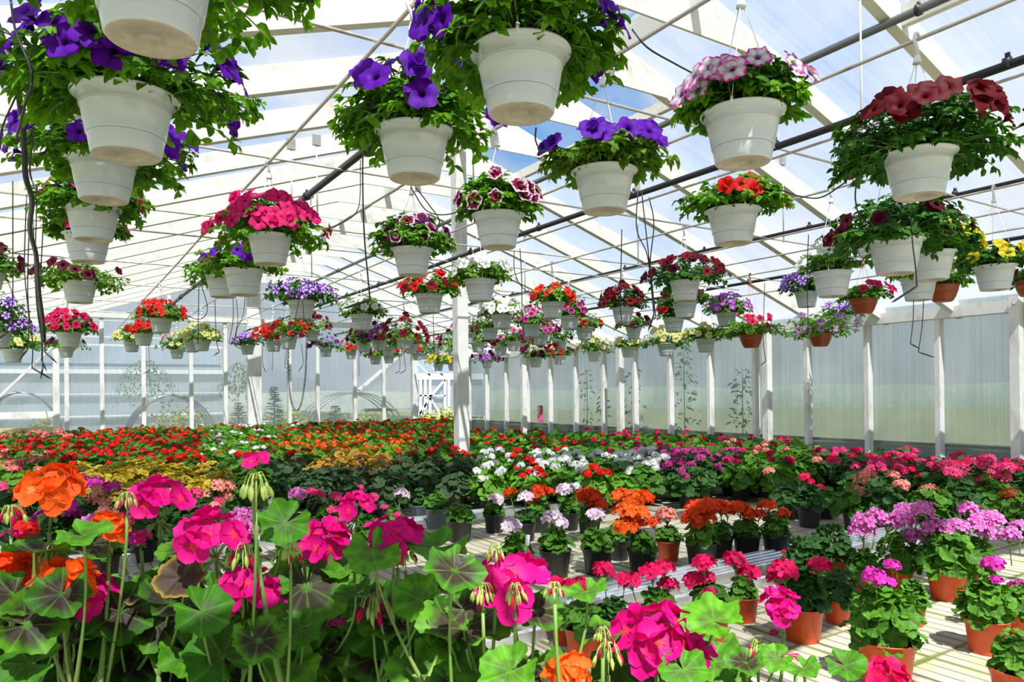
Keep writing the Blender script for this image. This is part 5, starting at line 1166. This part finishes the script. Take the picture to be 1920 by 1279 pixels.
for px, py, w in FGB:
    g = owner(px); D = g.D + g.r.uniform(-.04, .02); P = at_d(px, py - w * .25, D); sc = w * D / FPX * 1.05
    q = inst('bud_cluster', g.r.choice(BUDS), g.o); q.location = P - g.base; q.rotation_euler = (0, 0, g.r.uniform(0, 6)); q.scale = (sc,) * 3
    h = P - g.base - np.array([0, 0, .9 * sc]); ax = g.r.choice(g.axis)
    if h[2] > ax[4][2]: g.stem.tube(bez(h, h - np.array([0, 0, .1]), ax[5], 6), [.0022] * 4 + [.003, .0035, .004], 5)
for n, (px, py, w, kind, face) in enumerate(FGL):
    g = owner(px); r_ = random.Random(n * 13 + 5)
    D = g.D + r_.uniform(-.10, .10) + (.12 if n > 50 else 0); P = at_d(px, py, D) ; R = w * D / FPX / 1.75
    c = norm(CP - P)
    nr = norm((c * .75 + UPV * .7 if face == 'f' else UPV + c * .30) + np.array([r_.uniform(-.3, .3) for _ in range(3)]))
    X, Y, Z = basis(nr, np.array([r_.uniform(-1, 1), r_.uniform(-1, 1), r_.uniform(-1.2, .2)]))
    at = P - g.base - X * R * .15
    g.leaf.stamp(r_.choice(LEAF_HI), at, X, Y, Z, R, r_.random(), {'z': 0, 'g': 1, 'b': 2}[kind])
    ax = r_.choice(g.axis); z = at[2]; e = min(ax, key=lambda q: abs(q[2] - (z - .10)))
    g.leaf.tube(bez(at, at - Z * .05 - UPV * .02, e, 7), [.0019] * 5 + [.0024, .003, .0035], 5, 3, False)
for g in fgs:
    if g.leaf.n: g.leaf.build('foliage', [MT['leaf_zone'], MT['leaf_fg'], MT['leaf_brown'], MT['stem']], g.o)
    g.stem.build('stem', MT['stem'], g.o)

# ------------------------------------------------------------------ thin drip lines with their stakes
def drip(pts, stake, label, r=.0028):
    """pts: (px, py, depth); stake: the last bend, a rigid spike"""
    P = [at_d(*p) for p in pts]
    m = MB(); m.tube(smooth_path(P, 6) if len(P) > 2 else P, r, 6); o = m.build('drip_line', MT['black_tube'])
    tag(o, label, 'drip line', 'thin black drip lines')
    if stake:
        e = at_d(*stake); k = MB(); a = P[-1]; d = norm(e - a)
        k.tube([a, a + d * .02, e - d * .03, e], [r * 1.3, r * 1.7, r * 1.6, .0006], 5); k.build('stake', MT['stake'], o)
    return o
drip([(683, 235, 2.6), (680, 320, 2.6), (683, 440, 2.6), (694, 563, 2.6)], (640, 580, 2.6), 'thin drip line with a bent spike before the white flowers left of the pillar')
drip([(676, 300, 4.2), (672, 390, 4.2), (640, 418, 4.2), (614, 428, 4.2)], None, 'thin black line curving from the thick hose to the hot pink basket')
drip([(1166, 430, 3.6), (1164, 520, 3.6), (1163, 578, 3.6), (1166, 600, 3.6)], (1150, 622, 3.6), 'thin black drip line hanging in front of the dark red ball of petunias')
drip([(1196, 360, 3.4), (1194, 430, 3.4), (1214, 480, 3.4), (1224, 560, 3.4), (1230, 596, 3.4)], (1187, 618, 3.4), 'thin black drip line looping down right of the dark red ball')
drip([(1203, 360, 3.4), (1213, 450, 3.4), (1220, 510, 3.4), (1229, 592, 3.4)], None, 'middle of three thin drip lines falling from the black hose right of centre')
drip([(1217, 370, 3.4), (1226, 420, 3.4), (1219, 500, 3.4), (1226, 590, 3.4)], (1215, 622, 3.5), 'thin drip line falling straight beside the looping one right of centre')
drip([(1707, 400, 2.9), (1711, 455, 2.9), (1717, 505, 2.9), (1719, 537, 2.9)], (1671, 568, 2.8), 'thin drip line with a long spike across the white pots at the right')
drip([(1713, 560, 4.4), (1712, 600, 4.4), (1707, 644, 4.4)], (1726, 655, 4.4), 'left one of two drip lines ending in spikes in front of the right wall')
drip([(1732, 560, 4.4), (1729, 610, 4.4), (1722, 660, 4.4)], (1754, 671, 4.4), 'right one of two drip lines ending in spikes in front of the right wall')
drip([(1434, 530, 5.5), (1432, 590, 5.5), (1431, 640, 5.5), (1436, 677, 5.5)], (1424, 687, 5.5), 'drip line hanging through the rose flowers of the terracotta bowl')
drip([(1516, 440, 4.1), (1513, 520, 4.1), (1515, 590, 4.1), (1514, 622, 4.1)], (1480, 632, 4.1), 'drip line falling past the white pot of purple rayed petunias at the right')
drip([(1185, 55, 2.2), (1215, 90, 2.2), (1270, 122, 2.3), (1320, 150, 2.4), (1338, 174, 2.4)], None, 'thin black line sagging from the big top centre basket to the magenta edged one')
drip([(1005, 240, 2.2), (1004, 262, 2.3), (1014, 282, 2.4), (1030, 283, 2.5)], None, 'short black line curling under the big top centre pot')
drip([(771, 352, 2.9), (800, 395, 2.9), (840, 402, 2.9), (888, 385, 3.0)], None, 'black line swinging from the violet pot to the white edged maroon basket')
drip([(780, 352, 3.2), (805, 385, 3.3), (824, 415, 3.4), (812, 445, 3.5)], None, 'black line dropping into the dark plum basket')
drip([(1460, 355, 2.8), (1500, 368, 2.8), (1540, 370, 2.7), (1585, 342, 2.6)], None, 'black line arching between the red basket and the speckled burgundy one')
drip([(1605, 345, 2.6), (1604, 375, 2.7), (1612, 405, 2.9), (1632, 420, 3.2)], None, 'black line under the left side of the speckled burgundy basket')
drip([(975, 466, 4.2), (978, 520, 4.2), (979, 590, 4.2), (983, 630, 4.2)], None, 'drip line hanging in front of the white flowered dome')
drip([(964, 470, 4.6), (965, 510, 4.6), (980, 540, 4.8), (1000, 552, 5.2)], None, 'drip line curving into the red basket right of the white dome')
drip([(812, 590, 6.5), (813, 620, 6.5), (814, 655, 6.5)], (790, 668, 6.5), 'drip line just left of the pillar above the yellow baskets')
drip([(708, 590, 6.2), (708, 640, 6.2), (709, 660, 6.2)], None, 'drip line in front of the plum basket')
drip([(747, 660, 8.), (750, 680, 8.), (749, 697, 8.)], (739, 700, 8.), 'left one of two short drip lines with spikes under the dark red mass')
drip([(757, 660, 8.), (759, 680, 8.), (761, 694, 8.)], (748, 702, 8.), 'right one of two short drip lines with spikes under the dark red mass')
drip([(673, 660, 8.), (673, 690, 8.), (673, 705, 8.)], None, 'short drip line under the leftmost pots of the dark cluster')
drip([(373, 534, 5.), (372, 580, 5.), (371, 645, 5.)], None, 'straight drip line beside the lemon petunias on the left')
drip([(377, 534, 5.), (388, 570, 5.), (386, 590, 5.), (372, 599, 5.), (350, 592, 5.)], None, 'drip line looping back left above the lemon petunias')
drip([(403, 562, 5.5), (404, 600, 5.5), (406, 640, 5.5), (411, 660, 5.5)], (399, 668, 5.5), 'straight drip line right of the lemon petunias')
drip([(437, 560, 6.), (437, 600, 6.), (432, 630, 6.), (429, 640, 6.)], None, 'left one of three drip lines between lemon and purple baskets')
drip([(443, 560, 6.), (446, 600, 6.), (441, 630, 6.), (440, 648, 6.)], (465, 661, 6.), 'middle of three drip lines, its spike across the small purple flowers')
drip([(460, 545, 6.), (456, 590, 6.), (445, 615, 6.), (442, 632, 6.)], None, 'right one of three drip lines between lemon and purple baskets')
drip([(562, 535, 5.), (559, 570, 5.), (553, 600, 5.), (549, 620, 5.)], (578, 632, 5.), 'drip line with a spike over the red baskets by the gable post')
drip([(567, 560, 5.2), (570, 600, 5.2), (570, 618, 5.2)], (540, 640, 5.2), 'drip line right of the purple rayed basket ending in a spike')
drip([(493, 642, 8.), (492, 670, 8.), (493, 686, 8.)], (499, 699, 8.), 'short drip line under the lowest red basket by the gable post')
drip([(511, 660, 8.), (511, 685, 8.), (510, 695, 8.)], None, 'short drip line hanging below the middle red basket')
drip([(538, 655, 8.), (535, 675, 8.), (534, 688, 8.)], (547, 697, 8.), 'short drip line with spike left of the chain')
drip([(565, 645, 8.), (568, 670, 8.), (568, 684, 8.)], (559, 698, 8.), 'short drip line with spike right of the chain')
drip([(278, 645, 8.), (280, 670, 8.), (281, 694, 8.)], (268, 702, 8.), 'drip line pair end hanging below the red baskets on the left')
LX = [(24, 430, 24, 520, 12, 625), (50, 455, 46, 540, 52, 655), (70, 440, 66, 560, 80, 690), (62, 500, 68, 600, 78, 675), (83, 480, 76, 580, 84, 660), (56, 470, 52, 590, 60, 690)]
for k, (a, b_, c, d, e, f_) in enumerate(LX):
    drip([(a, b_ - 90, 3.4), (c, d - 40, 3.4), ((c + e) / 2 + 5, (d + f_) / 2, 3.4), (e, f_, 3.4)], (e - 32 + 14 * k, f_ + 22, 3.4),
         'one of the tangled purple black drip lines at the left picture edge')
drip([(20, 0, 1.5), (30, 60, 1.5), (60, 140, 1.5), (46, 200, 1.5), (30, 260, 1.6)], None, 'thin line beside the hose at the top left corner')
drip([(40, 170, 2.0), (62, 230, 2.0), (56, 320, 2.1), (70, 360, 2.1)], None, 'thin line looping off the vertical hose on the left')
drip([(30, 180, 2.1), (4, 240, 2.1), (0, 280, 2.1)], None, 'thin line swinging left off the vertical hose')
m = MB(); m.tube(smooth_path([at_d(*p) for p in ((-14, 20, 2.0), (8, 78, 2.0), (35, 118, 2.05), (36, 180, 2.1), (44, 250, 2.2), (48, 330, 2.3), (60, 375, 2.4), (56, 430, 2.6), (68, 480, 2.8), (72, 540, 3.0), (80, 600, 3.2), (82, 640, 3.3))], 6), .0085, 10)
tag(m.build('drip_hose', MT['black_tube']), 'crooked dark hose hanging down along the left picture edge', 'hose')
# chain hanging in a loop by the gable
ch = MB(); P = smooth_path([at_d(*p) for p in ((541, 645, 9.5), (541, 700, 9.5), (546, 752, 9.5), (556, 770, 9.5), (566, 752, 9.5), (573, 700, 9.5), (575, 640, 9.5))], 14)
acc = 0
for i in range(0, len(P) - 1, 1):
    d = norm(P[i + 1] - P[i]); x, y, z = basis(d, (1, 0, 0) if i % 2 else (0, 1, 0))
    L = np.linalg.norm(P[i + 1] - P[i]) * .72; c = (P[i] + P[i + 1]) / 2
    ch.tube([c + d * L * math.cos(t) + x * .012 * math.sin(t) for t in np.linspace(0, 2 * PI, 9)], .004, 4, 0, False)
tag(ch.build('chain', MT['chain']), 'thin steel chain hanging in a long loop before the far wall', 'chain')
# plant labels
t_ = empty('plant_label', at_z(1012, 815, .24) * (1, 1, 0) + (0, 0, .0), 'tall label with a pink flower picture on a stick by the right wall', 'plant label')
P = at_d(1013, 776, (np.array(t_.location) - CP) @ FW) - np.array(t_.location)
m = MB(); m.beam((0, 0, .0), (0, 0, P[2] + .02), .012, .006); m.build('stick', MT['tag'], t_, smooth=False)
cm = pbr('printed_flower_card', (.75, .10, .28), .5, noise=((.10, .16, .06), 14, .45, .6))
m = MB(); hx = RT * .04; m.add([P - hx - (0, 0, .12), P + hx - (0, 0, .12), P + hx + (0, 0, .12), P - hx + (0, 0, .12), P - hx - (0, 0, .12) + FW * .004, P + hx - (0, 0, .12) + FW * .004, P + hx + (0, 0, .12) + FW * .004, P - hx + (0, 0, .12) + FW * .004],
      [(0, 1, 2, 3), (7, 6, 5, 4), (0, 4, 5, 1), (1, 5, 6, 2), (2, 6, 7, 3), (3, 7, 4, 0)]); m.build('card', cm, t_, smooth=False)
def stick_card(px, y0, y1, D, w, lab):
    a = at_d(px - 4, y1, D); b_ = at_d(px, (y0 + y1) / 2 + 3, D); c = at_d(px + 2, y0, D)
    o = empty('plant_label', a, lab, 'plant label')
    m = MB(); m.beam(a - a, b_ - a, .004, .002, up=FW); m.build('stick', MT['tag'], o, smooth=False)
    m = MB(); m.beam(b_ - a, c - a, w, .0015, up=FW); m.build('card', MT['tag'], o, smooth=False)
stick_card(988, 1003, 1038, 3.15, .018, 'small white card stuck in the nearest black pot on the open floor')

# fallen petals on the floor
for i, (px, py, c, lab) in enumerate(((1444, 1188, 'g_crimson', 'fallen crimson petal on the floor before the near orange pots'), (1597, 1262, 'g_purple', 'fallen purple petal on the floor left of the biggest front pot'), (1573, 1240, 'g_crimson', 'fallen dark pink petal by the mossy seam'), (1700, 1190, 'g_purple', 'fallen petal right of the biggest front pot'))):
    V, F, A = petal_grid(.035, .018, .012, 4, 4, .3 + i * .1); m = MB(); m.add(V, F, 0, A); o = m.build('fallen_petal', FL[c]); o.location = at_z(px, py, .004); o.rotation_euler = (0, 0, i * 1.7)
    tag(o, lab, 'petal')

# ------------------------------------------------------------------ what shows outside
OUT = pbr('white_outdoor_timber', (.62, .63, .64), .6)
glz = panel_mat('neighbour_polycarbonate', .25, .2, vertical=True, body=(.75, .80, .84))
ng = empty('neighbouring_greenhouse', (3, 24, -.6), 'long pale greenhouse with white rails seen through the far wall', 'greenhouse')
m = MB()
for z, h in ((1.55, .12), (2.35, .06), (.95, .03), (.30, .04), (2.6, .04)): m.box((-14, 23.9, z + .6), (4.5, 24.0, z + .6 + h))
e = m.build('frame', OUT, None, smooth=False); e.parent = ng; e.location = (-3, -24, 0)
w_ = panel([(-14, 24.05, 0), (4.5, 24.05, 0), (4.5, 24.05, 2.2), (-14, 24.05, 2.2)], (0, .02, 0), glz, ng, 'wall'); w_.location = (-3, -24, 0)
w_ = panel([(-14, 24.0, 2.25), (4.5, 24.0, 2.25), (4.5, 28.5, 4.2), (-14, 28.5, 4.2)], (0, 0, .02), panel_mat('neighbour_roof', .2, .2, body=(.62, .70, .80)), ng, 'roof'); w_.location = (-3, -24, 0)
# white framed greenhouse beyond the open doorway
wg = empty('white_framed_greenhouse', (12, 23, -.6), 'white framed glasshouse end seen through the open doorway', 'greenhouse')
def Wp(px, py, Y=23.): return at_y(px, py, Y) - np.array([12, 23, -.6])
m = MB()
def wb(a, b_, w=.08): m.beam(Wp(*a), Wp(*b_), w, .06, up=(0, 1, 0))
wb((772, 706), (905, 706), .22); wb((778, 783), (905, 783), .08); wb((778, 742), (835, 742), .05)
for px in (781, 788, 797, 806, 834, 841, 852, 866, 880): wb((px, 712), (px, 783), .10)
wb((806, 745), (834, 712), .07); wb((782, 783), (806, 746), .07); wb((806, 746), (828, 783), .07); wb((778, 678), (806, 704), .06); wb((810, 690), (830, 704), .05)
m.build('frame', OUT, wg, smooth=False)
w_ = panel([Wp(770, 783, 23.1), Wp(910, 783, 23.1), Wp(910, 708, 23.1), Wp(770, 708, 23.1)], (0, .02, 0), glz, wg, 'wall')
w_ = panel([Wp(770, 706, 23.1), Wp(910, 706, 23.1), Wp(910, 672, 25), Wp(770, 672, 25)], (0, 0, .02), panel_mat('glasshouse_roof', .2, .2, body=(.60, .70, .84)), wg, 'roof')
m = MB(); m.beam(Wp(770, 790), Wp(910, 790), .40, .06, up=(0, 1, 0)); m.build('plinth', pbr('plinth', (.62, .66, .70), .8), wg, smooth=False)
# yellow green bushes at the doorway
def bush(c, w, h, mat, label, n=420, seed=1, name='shrub'):
    r_ = random.Random(seed); o = empty(name, c, label, 'bush'); m = MB()
    for k in range(9):
        a = r_.random() * 6.3; m.tube(bez((0, 0, 0), (0, 0, h * .5), (math.cos(a) * w * .35, math.sin(a) * w * .35, h * r_.uniform(.6, .95)), 4), .012, 4)
    m.build('stem', MT['stem_dark'], o); m = MB()
    for i in range(n):
        d = norm([r_.gauss(0, 1), r_.gauss(0, 1), abs(r_.gauss(0, 1)) + .1]); k = r_.uniform(.55, 1.05)
        P = np.array([d[0] * w / 2 * k, d[1] * w / 2 * k, d[2] * h * k + .02]); X, Y, Z = basis(d + np.array([r_.uniform(-.8, .8) for _ in range(3)]), (r_.uniform(-1, 1), r_.uniform(-1, 1), r_.uniform(-.2, 1)))
        m.stamp(r_.choice(PLEAF_LO), P, X, Y, Z, r_.uniform(.08, .16), r_.random())
    m.build('foliage', mat, o)
yl2 = leaf_mat('olive_leaf', (.22, .26, .04), (.40, .42, .07), vein=0)
yl = leaf_mat('yellow_green_leaf', (.42, .42, .05), (.66, .60, .08), vein=0)
for i, (x, y, w, h) in enumerate(((8.35, 17.2, 1.0, .95), (9.2, 17.9, 1.2, 1.05), (9.7, 16.9, .9, .75))):
    bush((x, y, -.6), w, h, yl, ('yellow green bush left in the open doorway', 'tallest yellow green bush in the open doorway', 'yellow green bush beside the pillar in the doorway')[i], seed=i)
for i, (xa, xb, yt, Y, lab) in enumerate(((262, 410, 762, 19.4, 'yellow green planting under the bare tunnel hoop left of centre'), (500, 600, 772, 20.4, 'low yellow green planting behind the conifers'), (615, 745, 775, 21.4, 'low yellow green planting behind the wall left of the doorway'), (40, 118, 788, 19.4, 'low planting under the far left tunnel hoop'))):
    a = at_y(xa, 800, Y); b_ = at_y(xb, 800, Y); t2 = at_y(xa, yt, Y)[2]
    bush(((a[0] + b_[0]) / 2, Y, -.6), b_[0] - a[0], t2 + .6, yl2, lab, n=1100, seed=30 + i)
# polythene tunnel hoops behind the far wall
for i, (xa, xb, py, Y, lab) in enumerate(((-60, 128, 735, 18.5, 'bare tunnel hoop at the far left behind the wall'), (232, 415, 740, 18.5, 'bare tunnel hoop behind the left half of the far wall'), (575, 760, 736, 22, 'bare tunnel hoop behind the wall right of the gable post'))):
    a = at_y(xa, 800, Y); b_ = at_y(xb, 800, Y); top = at_y((xa + xb) / 2, py, Y)[2]; r = (b_[0] - a[0]) / 2; cx = (a[0] + b_[0]) / 2
    o = empty('tunnel_hoop', (cx, Y, -.6), lab, 'tunnel frame')
    for k in range(4):
        m = MB(); m.tube([(r * math.cos(t), k * .45, (top + .6) * math.sin(t)) for t in np.linspace(0, PI, 22)], .022, 6); m.build('hoop', MT['conduit'], o)
# young conifers and weeds outside
ndl = leaf_mat('spruce_needles', (.03, .08, .03), (.07, .15, .06), vein=0, trans=.15)
def conifer(px, py, Y, h, w, lab, seed):
    P = at_y(px, py, Y); o = empty('young_conifer', (P[0], Y, -.6), lab, 'conifer'); H = P[2] + .6; r_ = random.Random(seed)
    m = MB(); m.tube([(0, 0, 0), (0, 0, H)], [.03, .006], 6); m.build('trunk', MT['stem_dark'], o); m = MB()
    z = H - h
    while z < H - .03:
        L = w / 2 * (1 - (z - H + h) / h) + .03
        for k in range(9):
            a = r_.random() * 6.3; d = np.array([math.cos(a), math.sin(a), r_.uniform(-.15, .25)])
            for q in range(12):
                f = L * (q + 1) / 12; p = d * f + np.array([0, 0, z]); s2 = r_.choice((-1, 1)); v = norm(np.cross(d, UPV)) * s2
                e = p + (d * .6 + v) * .07 + np.array([0, 0, r_.uniform(-.01, .03)]); m.add([p - d * .02, e, p + d * .03], [(0, 1, 2)], 0, np.array([(0, 0, r_.random())] * 3))
        z += .055
    m.build('foliage', ndl, o)
conifer(447, 755, 17.6, .75, .62, 'small spread conifer behind the wall left of the gable post', 1)
conifer(514, 722, 17.4, 1.5, .85, 'tallest young conifer behind the wall right of the gable post', 2)
conifer(628, 757, 17.4, .8, .8, 'flat young conifer behind the wall right of the chain', 3)
wd = leaf_mat('weed_leaf', (.05, .14, .03), (.13, .26, .06), vein=0)
def weed(px, y0, y1, X, spread, n, lab, seed):
    T = at_x(px, y0, X); r_ = random.Random(seed); o = empty('tall_weed', (X, T[1], -.6), lab, 'weed'); H = T[2] + .6
    m = MB(); m.tube(bez((0, 0, 0), (.05, .05, H * .5), (0, 0, H), 6), [.012] * 3 + [.008] * 3 + [.004], 5); m.build('stem', MT['stem_dark'], o); m = MB()
    for i in range(n):
        z = H * r_.uniform(.25, 1); a = r_.random() * 6.3; L = spread * r_.uniform(.2, 1) * (1.1 - .6 * z / H)
        P = np.array([math.cos(a) * L * .3, math.sin(a) * L, z + r_.uniform(-.05, .05)]); X_, Y_, Z_ = basis((r_.uniform(-1, 1), r_.uniform(-1, 1), 1), (math.cos(a) * .5, math.sin(a), -.2))
        m.stamp(r_.choice(PLEAF), P, X_, Y_, Z_, r_.uniform(.06, .12), r_.random())
    m.build('foliage', wd, o)
weed(1392, 695, 830, 8.85, .35, 110, 'tall leafy weed outside the right wall behind the fifth panel', 1)
weed(1282, 640, 830, 8.95, .40, 110, 'tall pale weed outside the right wall left of the leafy one', 2)
weed(1185, 690, 800, 8.9, .35, 90, 'thin weed outside the right wall near its middle', 3)
weed(1100, 690, 790, 8.9, .25, 50, 'sparse weed outside the right wall right of the pink label', 4)
weed(1128, 730, 800, 8.9, .25, 40, 'short sparse weed outside the right wall beside a stud', 5)
def tree(px, ytop, Y, w, lab, seed):
    T = at_y(px, ytop, Y); r_ = random.Random(seed); o = empty('weeping_tree', (T[0], Y, -.6), lab, 'tree'); H = T[2] + .6
    m = MB(); m.tube([(0, 0, 0), (0, 0, H * .9)], [.04, .025], 6); m.build('trunk', pbr('pale_bark', (.42, .36, .26), .8), o); m = MB()
    for i in range(420):
        a = r_.random() * 6.3; k = math.sqrt(r_.random()); z = H - k * k * H * .30 - r_.random() ** 2 * .5 * k; P = np.array([math.cos(a) * k * w / 2, math.sin(a) * k * w / 2, z])
        X_, Y_, Z_ = basis((math.cos(a), math.sin(a), .8), (math.cos(a) * .4, math.sin(a) * .4, -1)); m.stamp(r_.choice(PLEAF_LO), P, X_, Y_, Z_, r_.uniform(.05, .09), r_.random())
    m.build('foliage', wd, o)
tree(272, 672, 17.5, 1.3, 'small weeping tree behind the far wall left of centre', 1)
tree(446, 678, 19.3, 1.0, 'smaller weeping tree behind the far wall by the gable post', 2)
# bank and far trees behind the right wall
bk = MB(); r_ = random.Random(5); n = 60
V = []
for i in range(n + 1):
    y = -8 + 40 * i / n
    for x, z in ((8.74, -.6), (8.78, .12 + r_.uniform(-.02, .03)), (9.4, .13 + r_.uniform(-.03, .03)), (14, -.2)): V.append((x, y, z))
bk.add(V, [(i * 4 + j, i * 4 + j + 1, i * 4 + j + 5, i * 4 + j + 4) for i in range(n) for j in range(3)])
o = bk.build('bank', MT['hedge']); o['kind'] = 'structure'
ft = MB(); V = []
for i in range(90):
    a = -.4 + 2.2 * i / 89; h = 1.1 + .1 * math.sin(i * .7) + r_.uniform(-.1, .1); R = 60
    for zz, rr in ((-.6, 0), (h * .6, .6), (h, 2.5)): V.append((math.sin(a) * (R + rr), math.cos(a) * (R + rr), zz))
ft.add(V, [(i * 3 + j, (i + 1) * 3 + j, (i + 1) * 3 + j + 1, i * 3 + j + 1) for i in range(89) for j in range(2)])
o = ft.build('treeline', MT['far_tree']); tag(o, 'low line of trees far beyond the greenhouse', 'trees', kind='stuff')
